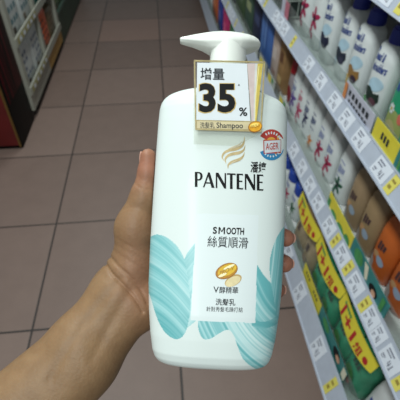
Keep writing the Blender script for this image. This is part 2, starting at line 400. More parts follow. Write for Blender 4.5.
def swoosh(q):
    S = lambda pts: [(190+a/5, 140+b/5) for a, b in pts]
    stroke(q, S([(272, -18), (270, 8), (258, 30), (228, 45), (192, 53), (170, 66), (161, 86), (170, 104)]), [.2, 1.6, 2.8, 3.2, 2.6, 2.2, 1.4, .2], GOLD, D)
    stroke(q, S([(276, 26), (268, 50), (245, 64), (212, 70), (188, 80), (176, 98), (180, 118)]), [.2, 1.8, 3.0, 3.0, 2.4, 1.6, .2], GOLD, D)
    stroke(q, S([(272, 60), (266, 80), (248, 96), (222, 106), (202, 114), (191, 126), (190, 144)]), [.2, 1.6, 3.0, 3.0, 2.2, 1.6, .2], GOLD, D)
    stroke(q, S([(262, 4), (244, 24), (214, 36), (190, 44)]), [.2, 1.2, 1.2, .2], GOLDL, lambda u, v: D(u, v, .25))
    stroke(q, S([(240, 100), (214, 112), (198, 124)]), [.2, 1.2, .2], GOLDL, lambda u, v: D(u, v, .25))
mark('gold_emblem', swoosh)
# softgel capsule picture with its pale mirror image
def capsule(q):
    g1 = mat('capsule_amber_print', (186, 128, 14), .35, .1, 500); g2 = mat('capsule_yellow_print', (222, 180, 40), .35, .1, 500); g3 = mat('capsule_rim_print', (150, 98, 20), .35)
    pale = mat('capsule_pale_print', (224, 208, 160), .4, .1, 300); hl = mat('capsule_shine_print', (252, 240, 190), .3)
    e = lambda cx, cy, a, b, m, off, r=-.42: poly(q, ell(cx, cy, a, b, r), m, lambda u, v: D(u, v, off))
    e(233.2, 280.6, 9.2, 5.2, mat('capsule_brown_print', (190, 160, 104), .4, .1, 300), .10, -.5); e(233, 281.4, 8.2, 4.4, pale, .13, -.5)
    e(226.6, 271, 11.8, 7.4, g3, .16); e(226.8, 270.8, 11.1, 6.7, g1, .20); e(227.2, 270, 9.8, 5.2, g2, .24); e(229, 266.9, 6.2, 1.3, hl, .28); e(222.5, 275, 4.5, 1.4, hl, .28)
    write(q, 'PRO-V', g3, lambda u, v: D(u, v, .30), (219.4, 275.4), (233.6, 269.6), (.8, -4.2))
mark('capsule_print', capsule)
# round award badge
def badge(q):
    red = mat('badge_red', (176, 62, 52), .4); blue = mat('badge_blue', (44, 128, 176), .4); sil = mat('badge_silver', (206, 212, 216), .35, .08, 300); go = mat('badge_gold', (214, 158, 66), .4)
    R = lambda off: (lambda u, v: D(u, v, off))
    c = (271.3, 142.5)
    def arc(r0, r1, a0, a1, m, off, cc=c):
        A = [math.radians(a0+(a1-a0)*k/20) for k in range(21)]
        q.add([R(off)(cc[0]+r*math.cos(a), cc[1]-r*math.sin(a)*1.05) for r in (r0, r1) for a in A], [(k, k+1, 21+k+1, 21+k) for k in range(20)], m)
    poly(q, ell(271.8, 143.5, 8, 12.5), go, R(.14))
    arc(5.2, 12.6, 18, 152, red, .20)
    arc(4.5, 12.2, 200, 352, blue, .20, (271.5, 147.5))
    poly(q, [(263.2, 140), (281.2, 139.4), (280.9, 153), (263.6, 153.8)], red, R(.24))
    poly(q, [(264.2, 141), (280.8, 140.0), (280.4, 151.6), (264.6, 153)], sil, R(.28))
    write(q, 'AGER', red, R(.46), (265.8, 150), (278.6, 149.2), (0, -6.8), .012)
    for a in range(38, 140, 17):                       # short white strokes of the curved line of writing
        A = math.radians(a); cx, cy = c[0]+9.3*math.cos(A), c[1]-9.3*math.sin(A)*1.05
        poly(q, ell(cx, cy, .75, 1.5, -(A-math.pi/2), 8), sil, R(.30))
    for a in range(228, 322, 18):
        A = math.radians(a); cx, cy = 271.5+9*math.cos(A), 147.5-9*math.sin(A)
        poly(q, ell(cx, cy, .7, 1.2, -(A+math.pi/2), 8), sil, R(.30))
b_ = mark('award_sticker', badge, bottle); tag(b_, 'red, silver and blue award sticker')

# hang tag of clear plastic round the neck
TY = -30.2
def T(off=0.):
    def f(u, v):
        x, z = loc_ray(u, v, TY-off); return (x/1000, (TY-off)/1000, z/1000)
    return f
CLEAR = clear_mat('clear_tag_plastic', (240, 241, 236), .12, (225, 228, 222))
OLIVE = mat('tag_gold_edge', (176, 160, 116), .35, .15, 200, metallic=.25)
TAGW = mat('tag_white_print', (216, 222, 226), .45, .03)
q = MB()
poly(q, [(193.6, 59.7), (265.4, 61.2), (261.4, 133), (236, 146), (193.6, 144)], CLEAR, T(0))
# the back of the sleeve folds over the shoulder to the collar
a, b = T(0)(205, 60), T(0)(252, 61)
q.add([a, b, (b[0]-.006, -.0145, b[2]+.001), (a[0]+.006, -.0145, a[2]+.001)], [(0, 1, 2, 3)], CLEAR)
tagp = q.build('promotional_tag', bottle); tag(tagp, 'clear plastic hang tag with white panel and gold edging')
def tag_print(q):
    poly(q, [(197.2, 62.6), (247, 63.6), (250.4, 121), (196.4, 119.8)], TAGW, T(.25))
    poly(q, [(195.8, 119.8), (262, 121.2), (261.4, 132), (195.6, 130)], OLIVE, T(.2))
    poly(q, [(197, 121), (250, 122), (250, 129.3), (197, 128.3)], mat('tag_pale_gold', (204, 190, 150), .4, .1, 150), T(.28))
    for pts in ([(193.8, 59.9), (265.2, 61.4), (265, 63.0), (193.9, 61.5)], [(193.8, 59.9), (195.2, 60.2), (196.4, 130), (195.2, 130)], [(263.6, 61.4), (265.2, 61.4), (261.4, 132), (260.2, 132)]):
        poly(q, pts, OLIVE, T(.22))
    poly(q, [(247.2, 63.4), (255, 63.5), (253.4, 121), (251.6, 121)], mat('tag_pink_ribbon', (204, 186, 182), .4, .1, 120), T(.24))
    poly(q, [(255, 63.5), (257.6, 63.5), (254.6, 121), (253.4, 121)], mat('tag_silver_ribbon', (206, 206, 200), .4, .1, 120), T(.24))
    poly(q, [(257.6, 63.5), (263, 63.6), (256.6, 121), (254.6, 121)], mat('tag_yellow_ribbon', (198, 176, 82), .35, .2, 150), T(.24))
    stroke(q, [(259, 66), (256, 95), (255, 121)], [.6, 1, .6], mat('tag_pale_streak', (232, 220, 150), .4), T(.3))
    poly(q, ell(255.2, 126.8, 7.2, 5.6, -.25), mat('tag_capsule_rim', (150, 96, 22), .35), T(.32))
    poly(q, ell(255.3, 126.5, 6.4, 4.8, -.25), mat('tag_capsule_gold', (222, 160, 40), .3, .15, 300), T(.36))
    poly(q, ell(254.6, 124.9, 4.4, 1.9, -.25), mat('tag_capsule_light', (244, 214, 110), .3), T(.4))
    write(q, 'PRO-V', mat('tag_capsule_rim', (0, 0, 0)), T(.44), (250.6, 128.9), (260, 126.9), (.4, -3.2))
mark('tag_print', tag_print, tagp)
def tag_big(q):
    g = mat('number_gold_outline', (196, 168, 104), .4)
    write(q, '35', g, T(.36), (198.0, 113.5), (236.4, 113.7), (0, -31.0), .046)
    write(q, '35', BLACK, T(.46), (199.1, 112.4), (235.3, 112.6), (0, -29.2), .036)
    write(q, '%', BLACK, T(.4), (239, 115.8), (247.4, 116.2), (0, -8.6), .02)
    write(q, '^', BLACK, T(.4), (237.9, 85.8), (239.9, 85.8), (0, -1.8), .03)
mark('number_print', tag_big, tagp)
mark('word_print', lambda q: write(q, '增量', DARKT, T(.4), (200.4, 79.6), (224.4, 80.2), (0, -12), .014), tagp)
mark('word_print', lambda q: write(q, '洗髮乳', DARKT, T(.4), (200, 128), (214.6, 128.3), (0, -6)), tagp)
mark('word_print', lambda q: write(q, 'Shampoo', DARKT, T(.4), (216.4, 129.6), (243, 130), (0, -7.2), .012), tagp)

# ================================================================== HAND (one continuous surface)
def cam_pt(u, v, z): return np.array(((u-200)/F*z, (200-v)/F*z, z))*1000
class SDF:
    def __init__(s, lo, hi, h):
        s.lo = np.array(lo, float); s.h = h; s.n = np.ceil((np.array(hi)-s.lo)/h).astype(int)+1
        ax = [s.lo[i]+h*np.arange(s.n[i]) for i in range(3)]; s.g = np.stack(np.meshgrid(*ax, indexing='ij'), -1).astype('f4'); s.d = np.full(s.n, 1e3, 'f4')
    def cone(s, a, b, ra, rb, k):
        a, b = np.array(a, 'f4'), np.array(b, 'f4'); ab = b-a
        t = np.clip(((s.g-a)@ab)/max(ab@ab, 1e-6), 0, 1); d = np.linalg.norm(s.g-a-t[..., None]*ab, axis=-1)-(ra+(rb-ra)*t)
        s.blend(d, k)
    def blend(s, d, k):
        h = np.clip(.5+.5*(s.d-d)/k, 0, 1); s.d = s.d*(1-h)+d*h-k*h*(1-h)
    def mesh(s):
        d = s.d; n = s.n; sgn = d < 0
        c = np.zeros(n-1, int); off = [(x, y, z) for x in (0, 1) for y in (0, 1) for z in (0, 1)]
        for o in off: c += sgn[o[0]:n[0]-1+o[0], o[1]:n[1]-1+o[1], o[2]:n[2]-1+o[2]]
        act = (c > 0) & (c < 8); idx = -np.ones(act.shape, int); cells = np.argwhere(act); idx[act] = np.arange(len(cells))
        acc = np.zeros((len(cells), 3)); cnt = np.zeros(len(cells))
        for a in off:
            for ax in range(3):
                if a[ax]: continue
                b = list(a); b[ax] = 1
                pa = cells+a; pb = cells+b; da = d[tuple(pa.T)]; db = d[tuple(pb.T)]; m = (da < 0) != (db < 0)
                t = np.where(m, da/np.where(m, da-db, 1), 0); p = pa+(pb-pa)*t[:, None]; acc[m] += p[m]; cnt[m] += 1
        v = s.lo+s.h*acc/cnt[:, None]; f = []
        for ax in range(3):
            o1, o2 = [(1, 2), (2, 0), (0, 1)][ax]
            sl = [slice(1, n[i]-1) for i in range(3)]; sl[ax] = slice(0, n[ax]-1); s2 = list(sl); s2[ax] = slice(1, n[ax])
            A, B = sgn[tuple(sl)], sgn[tuple(s2)]; e = np.argwhere(A != B); base = e.copy()
            for i in range(3):
                if i != ax: base[:, i] += 1
            flip = A[A != B]
            def q(d1, d2):
                c_ = base.copy(); c_[:, o1] -= d1; c_[:, o2] -= d2; return idx[tuple(c_.T)]
            quad = np.stack([q(0, 0), q(1, 0), q(1, 1), q(0, 1)], 1); quad[~flip] = quad[~flip][:, ::-1]; f.append(quad)
        return v, np.concatenate(f)
hp = cam_pt
S = SDF(hp(-75, 500, .30)-np.array((15, 0, 60)), (hp(310, 130, .36)+np.array((10, 5, 70))), 1.5)
# forearm: two bones side by side, thicker towards the elbow
S.cone(hp(116, 290, .347), hp(78, 341, .338), 19.5, 21.5, 10); S.cone(hp(134, 305, .347), hp(88, 364, .337), 19.5, 22.5, 12)
S.cone(hp(78, 341, .338), hp(-36, 452, .318), 21.5, 32, 12); S.cone(hp(88, 364, .337), hp(-2, 474, .318), 22.5, 32, 14)
# wrist into the palm
S.cone(hp(120, 290, .350), hp(140, 262, .358), 21, 20, 14); S.cone(hp(138, 304, .350), hp(152, 298, .362), 18, 18, 14)
# palm: metacarpals fan out behind the bottle
mc = [(196, 222, .396), (197, 247, .400), (195, 272, .398), (188, 296, .393)]
for k, (u, v, z) in enumerate(mc):
    S.cone(hp(136+k*3, 268+k*11, .362), hp(u, v, z), 17, 11.5, 12)
S.cone(hp(150, 262, .372), hp(176, 262, .388), 15, 14, 14)
# ball of the thumb, then the thumb itself along the left edge of the bottle
S.cone(hp(134, 262, .347), hp(136, 226, .342), 18.5, 16, 12)
S.cone(hp(150, 288, .350), hp(143.5, 317, .347), 13, 9.5, 8)
S.cone(hp(134, 228, .342), hp(144, 196, .338), 15.5, 11.2, 8)
S.cone(hp(144, 198, .338), hp(147.8, 172, .336), 11, 8.2, 5)
S.cone(hp(147.8, 172, .336), hp(148.2, 156.5, .335), 8.3, 6.6, 3)
# fingers wrap across the back and the tips come round the right edge
fing = [[(196, 222, .396), (236, 226, .392), (270, 232, .380), (285.5, 238, .352)], [(197, 247, .400), (238, 251, .396), (270, 258, .382), (284.0, 263.5, .351)],
        [(195, 272, .398), (232, 278, .396), (262, 284, .388), (277, 290, .362)], [(188, 296, .393), (220, 302, .392), (245, 308, .386), (262, 313, .370)]]
rad = [[11.5, 9.6, 8.6, 7.8], [11.5, 9.8, 8.8, 7.9], [11, 9.2, 8.2, 7.4], [10, 8.4, 7.4, 6.6]]
for fc, rd in zip(fing, rad):
    for k in range(3): S.cone(hp(*fc[k]), hp(*fc[k+1]), rd[k], rd[k+1], 2.5)
# keep the skin out of the bottle: it is pressed against it
wp = C0+(S.g/1000)@np.stack([RT, UP, FW]) - BO
lx, ly, lz = (wp@bx)*1000, (wp@by)*1000, (wp@bz)*1000
w_, d_ = np.interp(lz, PROF[:, 0], PROF[:, 1]), np.interp(lz, PROF[:, 0], PROF[:, 2])
rr = ((np.abs(lx)/w_)**EXPN+(np.abs(ly)/d_)**EXPN)**(1/EXPN)
bd = (rr-1)*np.minimum(w_, d_)*1.0
bd = np.where((lz < 0) | (lz > 222), 50, bd)
S.d = np.maximum(S.d, .4-bd).astype('f4')
hv, hf = S.mesh()
# skin folds: wrist creases, thumb joint creases
du = 200+F*hv[:, 0]/hv[:, 2]; dv = 200-F*hv[:, 1]/hv[:, 2]
def seg_dist(pts):
    a, _ = ribbon(pts, [0]*len(pts)); t_ = np.linspace(0, len(a)-1, 160); a = np.stack([np.interp(t_, range(len(a)), a[:, k]) for k in (0, 1)], 1); return np.min(np.hypot(du[:, None]-a[None, :, 0], dv[:, None]-a[None, :, 1]), 1)
nf = np.cross(hv[hf[:, 1]]-hv[hf[:, 0]], hv[hf[:, 3]]-hv[hf[:, 0]]); vn = np.zeros_like(hv)
for k in range(4): np.add.at(vn, hf[:, k], nf)
vn /= np.linalg.norm(vn, axis=1)[:, None]+1e-9
if np.mean((vn*(hv-hv.mean(0))).sum(1)) < 0: hf = hf[:, ::-1]; vn = -vn
facing = vn[:, 2] < .2
cre = np.zeros(len(hv))
for pts, w, dpt in (([(104, 262), (112, 274), (122, 284), (134, 297), (143, 312)], 1.5, 2.1), ([(109, 256), (118, 266), (130, 277), (141, 290), (148, 304)], 1.4, 1.3), ([(111, 248), (121, 256), (134, 264), (148, 272)], .8, .35),
                    ([(112, 242), (124, 250), (138, 257), (149, 262)], .7, .3), ([(113, 236), (124, 243), (138, 250), (149, 255)], .7, .3), ([(135, 183), (139, 187), (146, 189.5), (153, 189)], .8, .6), ([(139, 178), (146, 181)], .6, .3), ([(122, 210), (132, 207), (143, 210)], .8, .3),
                    ([(120, 280), (95, 310), (70, 345), (50, 380)], 4.5, .9), ([(130, 292), (112, 322), (92, 360)], 5, .8)):
    cre += dpt*np.exp(-(seg_dist(pts)/w)**2)
hv = hv-vn*(cre*facing)[:, None]
base, red, pale = [np.array(lin(c)) for c in ((141, 111, 80), (166, 110, 90), (156, 122, 90))]
tipw = np.zeros(len(hv))
for fc in fing: tipw = np.maximum(tipw, np.exp(-(np.linalg.norm(hv-hp(*fc[3]), axis=1)/22)**2))
tipw = np.maximum(tipw, .9*np.exp(-(np.linalg.norm(hv-hp(148, 165, .336), axis=1)/20)**2))
palmw = .45*np.exp(-((du-142)/22)**2-((dv-272)/50)**2)
wgt = np.clip(tipw+palmw, 0, 1)[:, None]
hc = base*(1-wgt)+red*wgt

wv = C0+(hv/1000)@np.stack([RT, UP, FW])
org = wv[np.argmin(wv[:, 2])].copy()
me = bpy.data.meshes.new('person'); me.from_pydata((wv-org).tolist(), [], hf.tolist())
at = me.color_attributes.new('print', 'FLOAT_COLOR', 'POINT'); at.data.foreach_set('color', np.concatenate([hc, np.ones((len(hc), 1))], 1).astype('f').ravel())
me.materials.append(attr_mat('skin', .5, sss=.06, bump=.3, bscale=420, var=.14, spec=.35)); me.polygons.foreach_set('use_smooth', [True]*len(me.polygons)); me.update()
person = link('person', me); person.location = org
tag(person, 'bare left forearm and hand reaching in to grip the big white bottle', 'person')
# nails
def nail(c, along, outw, w, l):
    c, a, o = [np.array(q, float) for q in (c, along, outw)]; a /= np.linalg.norm(a); o -= a*(o@a); o /= np.linalg.norm(o); s = np.cross(a, o)
    q = MB(); v = []; f = []
    for i in range(7):
        for j in range(7):
            x, y = (i/6-.5)*2, (j/6-.5)*2; r = w/2*1.25; x2 = x*(1-.25*max(0, y)**2)
            p = c+a*y*l/2+s*x2*w/2+o*(-(x2*w/2)**2/(2*r)-.15*max(0, -y))
            v.append(C0+(p/1000)@np.stack([RT, UP, FW])-org)
    f = [(i*7+j, (i+1)*7+j, (i+1)*7+j+1, i*7+j+1) for i in range(6) for j in range(6)]
    q.add(v, f, mat('nail', (206, 158, 140), .3), True)
    o_ = q.build('fingernail', person); md = o_.modifiers.new('thick', 'SOLIDIFY'); md.thickness = .0005; md.offset = 0
for fc, rd in zip(fing, rad):
    a, b = hp(*fc[2]), hp(*fc[3]); d = (b-a)/np.linalg.norm(b-a); out = np.array((1., 0, .45)); out -= d*(out@d); out /= np.linalg.norm(out)
    nail(b+out*(rd[3]+.25)-d*1.5, d, out, 9, 10)
d = hp(148.2, 156.5, .335)-hp(147.8, 172, .336); nail(hp(148, 158, .3355)+np.array((-1., 0, 1.4))/1.72*7.1, d, (-1, 0, 1.4), 10.5, 12)

# ================================================================== RIGHT SHELVING
RAIL = mat('rail_grey_plastic', (176, 184, 198), .4, .04); SHELFM = mat('shelf_white_metal', (206, 208, 208), .45); BACKM = mat('shelf_back_grey', (150, 152, 156), .6); KICK = mat('kick_plate_dark', (52, 48, 48), .6)
TAGP = mat('price_paper', (214, 220, 230), .55, .03); TAGY = mat('yellow_tag_paper', (218, 208, 100), .55, .05); INK = mat('price_ink', (128, 132, 146), .6)
FENCE = clear_mat('clear_fence_plastic', (236, 240, 238), .13, (190, 194, 194), .2)
Y0, Y1 = .12, 6.2
shelf = empty('gondola_shelf', (.72, Y0, 0))
tag(shelf, 'long white gondola shelf unit with grey price rails on the right', 'shelf')
def on(o, z=None): return o
def rail_pt(lv, f, Y, off=0.):                          # f from the lower to the upper edge of a rail, on its sloping face
    (x0, z0), (x1, z1) = RAILS[lv]; nx, nz = -(z1-z0), (x1-x0); L = math.hypot(nx, nz)
    return np.array((x0+(x1-x0)*f+nx/L*off-.72, Y-Y0, z0+(z1-z0)*f+nz/L*off))
RAILS = {'A': ((.458, .150), (.490, .232)), 'B': ((.478, .570), (.500, .622)), 'C': ((.478, .913), (.500, .958)), 'D': ((.478, 1.235), (.500, 1.280))}
DECK = {'A': .190, 'B': .590, 'C': .930, 'D': 1.252}
q = MB(); q.box((.52-.72, 0, 0), (.56-.72, Y1-Y0, .155), KICK); q.build('kick_plate', shelf)
q = MB(); q.box((.98-.72, 0, 0), (1.0-.72, Y1-Y0, 1.75), BACKM)
for k in range(40): q.box((.976-.72, .02+k*.15, .2), (.98-.72, .026+k*.15, 1.75), BACKM)
q.build('back_panel', shelf)
for Y in (Y0, 1.02, 1.92, 2.82, 3.72, 4.62, 5.52): 
    q = MB(); q.box((.93-.72, Y-Y0, 0), (.98-.72, Y-Y0+.035, 1.75), SHELFM); q.build('upright', shelf)
uvs = {'A': [(288, 252, 0), (300, 292, 0), (318, 349, 0), (326, 394, 1)],
       'B': [(236, 19, 1), (242, 31, 1), (295, 146, 0), (303, 164, 0), (311, 182, 0), (319, 200, 0), (330, 225, 0), (336.5, 238, 1), (344, 251, 0), (349.5, 265, 1), (357, 282, 0), (365, 304, 1), (370.5, 316, 0), (377, 331, 0), (390, 361, 0), (398, 385, 1)],
       'C': [(293, 43, 1), (308, 69, 0), (320, 85, 0), (334, 104, 0), (346, 122, 0), (360, 142, 0), (381, 171, 0), (390, 190, 1)], 'D': [(385, 5, 0), (399, 18, 1)]}
def ray_x(u, v, x):
    d = FW+(u-200)/F*RT+(200-v)/F*UP; return C0+d*(x/d[0])
for lv in 'ABCD':
    (x0, z0), (x1, z1) = RAILS[lv]
    q = MB()
    dz = DECK[lv]; q.box((x1-.72, 0, dz-.03), (.978-.72, Y1-Y0, dz), SHELFM); sb = q.build('shelf_board', shelf)
    q = MB()                                            # extruded C-shaped price channel
    sec = [(0, -.06), (0, 1.06), (.004, 1.06), (.004, 1.0), (.0015, .97), (.0015, .03), (.004, 0), (.004, -.06)]
    sec3 = lambda Y: [tuple(rail_pt(lv, f, Y, o)) for o, f in [(-.004, -.06), (-.004, 1.06), (.003, 1.06), (.003, .99), (0, .97), (0, .03), (.003, .01), (.003, -.06)]]
    q.loft([sec3(Y0), sec3(Y1)], RAIL, True, False); rail = q.build('price_rail', shelf)
    ys = []
    for u, v, yel in uvs[lv]: ys.append((float(ray_x(u, v, (x0+x1)/2)[1]), yel))
    if lv in 'BC':
        ymax = max(y for y, _ in ys)+.12; k = 0
        while ymax < 4.6: ys.append((ymax, 1 if k % 5 == 3 else 0)); ymax += random.choice((.075, .085, .19)); k += 1
    if lv == 'A':
        for y in (1.25, 1.5, 1.85, 2.1, 2.6, 3.1): ys.append((y, 0))
    iv = sorted([y-(.013 if e else .032), y+(.013 if e else .032), e] for y, e in ys)
    for p_, n_ in zip(iv, iv[1:]):
        if n_[0] < p_[1]+.001:
            if p_[2]: n_[0] = p_[1]+.001
            else: p_[1] = n_[0]-.001
    for ya, yb, yel in iv:
        y, hw_ = (ya+yb)/2, (yb-ya)/2
        if hw_ < .008: continue
        q = MB(); m = TAGY if yel else TAGP
        c = [rail_pt(lv, f, y+s*hw_, o) for o in (.0004, .0014) for f, s in ((.08, 1), (.08, -1), (.94, -1), (.94, 1))]
        q.add(c, [(4, 5, 6, 7), (0, 3, 2, 1), (0, 1, 5, 4), (1, 2, 6, 5), (2, 3, 7, 6), (3, 0, 4, 7)], m)
        mp = lambda a, b: tuple(rail_pt(lv, b, y-a*hw_, .0018))
        for r in ([rect(-.75, .72, .1, .8), rect(-.75, .58, -.05, .65), rect(-.75, .3, -.35, .38), rect(-.75, .2, -.45, .25)] if not yel else [rect(-.7, .62, .5, .74), rect(-.6, .3, .3, .46)]):
            poly(q, r, INK if not yel else mat('tag_brown_ink', (150, 132, 60), .6), mp)
        if not yel:
            for r in (rect(.18, .22, .26, .5), rect(.02, .3, .3, .36), rect(.02, .36, .1, .52), rect(.42, .2, .52, .52), rect(.36, .2, .58, .25)): poly(q, r, INK, mp)
        t = q.build('price_tag', rail)
        if yel: tag(t, 'yellow price tag')
for lv, h in (('A', .05), ('B', .055), ('C', .055)):
    z = RAILS[lv][1][1]; q = MB(); q.box((.508-.72, 0, DECK[lv]), (.510-.72, Y1-Y0, z+h), FENCE); f_ = q.build('clear_fence', shelf); tag(f_, 'clear plastic front lip')

# ---- promotional strips that stand in front of the fences
YEL = mat('promo_yellow', (222, 208, 62), .5, .05); TEAL = mat('promo_teal', (44, 124, 122), .5, .15, 60); GRN = mat('promo_green', (62, 142, 78), .5, .2, 60); CREAM = mat('promo_cream', (224, 220, 196), .5); LILAC = mat('promo_lilac', (190, 192, 206), .5, .05); RED = mat('promo_red', (178, 34, 40), .5); ORG = mat('promo_orange', (206, 132, 78), .5)
def strip(name, lv, ya, yb, dz0, dz1, base, prints, label, group=None):
    z = RAILS[lv][1][1]; x = .5035; o = empty(name, (x, (ya+yb)/2, z-.02)); q = MB()
    q.box((0, ya-(ya+yb)/2, dz0+.0), (.0015, yb-(ya+yb)/2, dz1+.02), base)
    mp = lambda a, b: (-.0006, (ya-a*(ya-yb))-(ya+yb)/2, dz0+.02+(dz1-dz0)*b)   # a runs from the far end to the near end
    for k, (pts, m) in enumerate(prints): poly(q, pts, m, lambda a, b, k=k: (mp(a, b)[0]-.0002*k,)+mp(a, b)[1:])
    me = q.build(name, None); COL.objects.unlink(o); bpy.data.objects.remove(o); me.location = (x, (ya+yb)/2, z-.02)
    return tag(me, label, 'promotional card', group)
words = lambda x0, x1, y0, y1, n, m: [(rect(x0+(x1-x0)*k/n, y0, x0+(x1-x0)*(k+.6)/n, y1), m) for k in range(n)]
strip('promotional_card', 'C', .985, .80, 0, .05, LILAC, words(.15, .9, .45, .75, 6, DARKT)+words(.2, .9, .15, .3, 7, DARKT)+[(rect(0, 0, .1, .95), ORG)], 'lilac card with grey writing standing on the top price rail beneath white bottles')
strip('promotional_card', 'C', .79, .655, 0, .052, YEL, words(.3, .62, .35, .7, 3, DARKT)+[(rect(.9, 0, 1, 1), TEAL)], 'yellow card with dark writing on the top price rail under the green bottle')
strip('promotional_card', 'C', .653, .5, 0, .052, TEAL, [(ell(.3, .5, .16, .35), GRN), (ell(.62, .45, .1, .3), CREAM), (rect(0, 0, .05, 1), GRN)], 'teal card with green and cream shapes next to the yellow card on top rail')
strip('promotional_card', 'B', .90, .705, 0, .052, YEL, [(rect(0, 0, .1, .6), GRN), (ell(.3, .1, .12, .25), GRN), (ell(.6, .05, .14, .3), GRN), (ell(.85, .1, .1, .4), GRN)], 'yellow card with green leaves on the middle price rail under tan bottles')
strip('promotional_card', 'B', .703, .48, 0, .055, TEAL, [(ell(.22, .5, .12, .4), GRN), ([(.36, .9), (.46, .95), (.52, .2), (.46, .1)], CREAM), (ell(.68, .3, .1, .3), BLACK), (ell(.70, .2, .05, .2), mat('promo_face', (206, 160, 130), .5)), (rect(.86, 0, .93, .9), GRN)], 'teal card with cream pointed shape on the middle price rail under orange bottle')
strip('promotional_card', 'A', .93, .735, 0, .045, YEL, words(.15, .4, .4, .7, 3, DARKT)+words(.6, .85, .4, .7, 3, DARKT), 'narrow yellow card with writing on the lowest price rail')
strip('promotional_card', 'A', .733, .49, 0, .05, TEAL, [(ell(.25, .5, .12, .4), GRN), (ell(.68, .5, .11, .45), BLACK), (ell(.74, .4, .06, .28), mat('promo_face', (206, 160, 130), .5)), (rect(.9, 0, 1, 1), CREAM)], 'teal card with a dark-haired face picture on the lowest price rail')
strip('promotional_card', 'C', 1.70, 1.60, 0, .06, mat('promo_pink', (186, 112, 128), .5, .1), [(rect(0, .0, .5, 1), LILAC)], 'small pink and lilac card on top rail before the dark wire basket')
for k, (y, w, nm) in enumerate(((1.72, .07, 'first'), (1.90, .08, 'second'), (2.12, .09, 'third'), (1.50, .06, 'fourth'))):
    strip('promotional_card', 'B', y+w, y-w, 0, .05, mat('fence_pale', (176, 182, 176), .5), [(rect(.1, .1, .5, .8), YEL), (rect(.6, .5, .8, .9), GRN)],
          'pale card with yellow and green patches behind the pump head on middle rail', 'pale cards on the middle rail')

# ---- shelf bottles
def section(w, d, z, e=3.0, n=40):
    out = []
    for k in range(n):
        t = 2*math.pi*k/n; c, s = math.cos(t), math.sin(t)
        out.append((d*math.copysign(abs(c)**(2/e), c), w*math.copysign(abs(s)**(2/e), s), z))
    return out
class Kind:
    def __init__(s, prof, e=3.0): s.p = np.array(prof, float); s.e = e
    def body(s, m, name, root):
        q = MB(); q.loft([section(w, d, z, s.e) for z, w, d in s.p], m); return q.build(name, root, 55)
    def mp(s, off=.0006):
        def f(y, z):                                   # y to the shopper's right = towards -Y
            w = np.interp(z, s.p[:, 0], s.p[:, 1]); d = np.interp(z, s.p[:, 0], s.p[:, 2]); t = min(abs(y)/w, .98)
            return (-d*(1-t**s.e)**(1/s.e)-off, -y, z)
        return f
def cap_rings(r, z0, z1, n=28, e=2.0, taper=.92):
    return [section(a, a, z, e, n) for a, z in ((r*.96, z0), (r, z0+.002), (r, z0+.004), (r*taper, z1-.003), (r*taper*.93, z1), )]
NAVY = mat('navy_cap_plastic', (28, 44, 140), .35); BLUEI = mat('blue_ink', (52, 74, 140), .5); PALEB = mat('pale_blue_print', (176, 206, 222), .5, .1); SW = mat('shelf_white_plastic', (218, 224, 224), .35, .02)
STD = Kind([(0, .036, .022), (.003, .040, .026), (.02, .045, .029), (.09, .048, .031), (.170, .047, .030), (.195, .043, .027), (.204, .035, .024), (.209, .022, .02), (.212, .019, .019)])
def std_bottle(name, loc, label, accent, caprgb=NAVY, text=('head &', 'shoulders'), ink=BLUEI, kind=STD, bodym=SW, group=None, extra=None, rz=0., capz=None):
    r = empty(name, loc, rz); tag(r, label, 'bottle', group)
    b = kind.body(bodym, 'body', r); zt_ = kind.p[-1, 0]
    q = MB(); q.loft(cap_rings(.0245, zt_-.002, zt_+.030), caprgb); q.loft(cap_rings(.020, zt_+.029, zt_+.038, taper=.8), caprgb); q.build('cap', r)
    if text:
        q = MB(); f = kind.mp()
        write(q, text[0], ink, f, (-.030, .160), (.014, .166), (0, .022), .03, .08); write(q, text[1], ink, f, (-.033, .132), (.033, .142), (0, .022), .03, .06)
        poly(q, ell(-.026, .188, .004, .006, .5), ink, f)
        q.build('brand_lettering', b)
    q = MB(); f0 = kind.mp(.0008); f = lambda y, z: f0(y*1.25, .070+(z-.058)*1.25); accent(q, f); q.build('picture_print', b)
    return r
def acc_hs(c1, c2, c3):
    a, b_, c = mat('print_%d_%d_%d' % c1, c1, .5), mat('print_%d_%d_%d' % c2, c2, .5), mat('print_%d_%d_%d' % c3, c3, .5)
    def f(q, mp):
        poly(q, ell(.006, .088, .026, .014, .3), PALEB, mp)
        poly(q, [(-.026, .072), (-.008, .078), (.010, .070), (.028, .076), (.030, .060), (.020, .046), (.002, .042), (-.016, .050)], a, lambda y, z: (mp(y, z)[0]-.0003,)+mp(y, z)[1:])
        poly(q, ell(.012, .052, .013, .009, .2), b_, lambda y, z: (mp(y, z)[0]-.0006,)+mp(y, z)[1:])
        poly(q, ell(-.020, .040, .010, .012, -.4), c, lambda y, z: (mp(y, z)[0]-.0006,)+mp(y, z)[1:])
    return f
def acc_flower(petal, core, z0=.075, s=1.):
    a, b_ = mat('petal_%d_%d_%d' % petal, petal, .5, .15, 150), mat('petal_%d_%d_%d' % core, core, .5)
    def f(q, mp):
        for k in range(5):
            t = 2*math.pi*k/5+.4; poly(q, ell(.004+.013*s*math.cos(t), z0+.015*s*math.sin(t), .012*s, .006*s, t), a, lambda y, z, k=k: (mp(y, z)[0]-.0002*k,)+mp(y, z)[1:])
        poly(q, ell(.004, z0, .007*s, .008*s), b_, lambda y, z: (mp(y, z)[0]-.0012,)+mp(y, z)[1:])
        for y0, z1 in ((-.018, z0-.036*s), (-.010, z0-.026*s), (.0, z0-.042*s)): poly(q, ell(y0, z1, .006*s, .008*s, .5), a, mp)
    return f
BX = .566
zC = DECK['C']
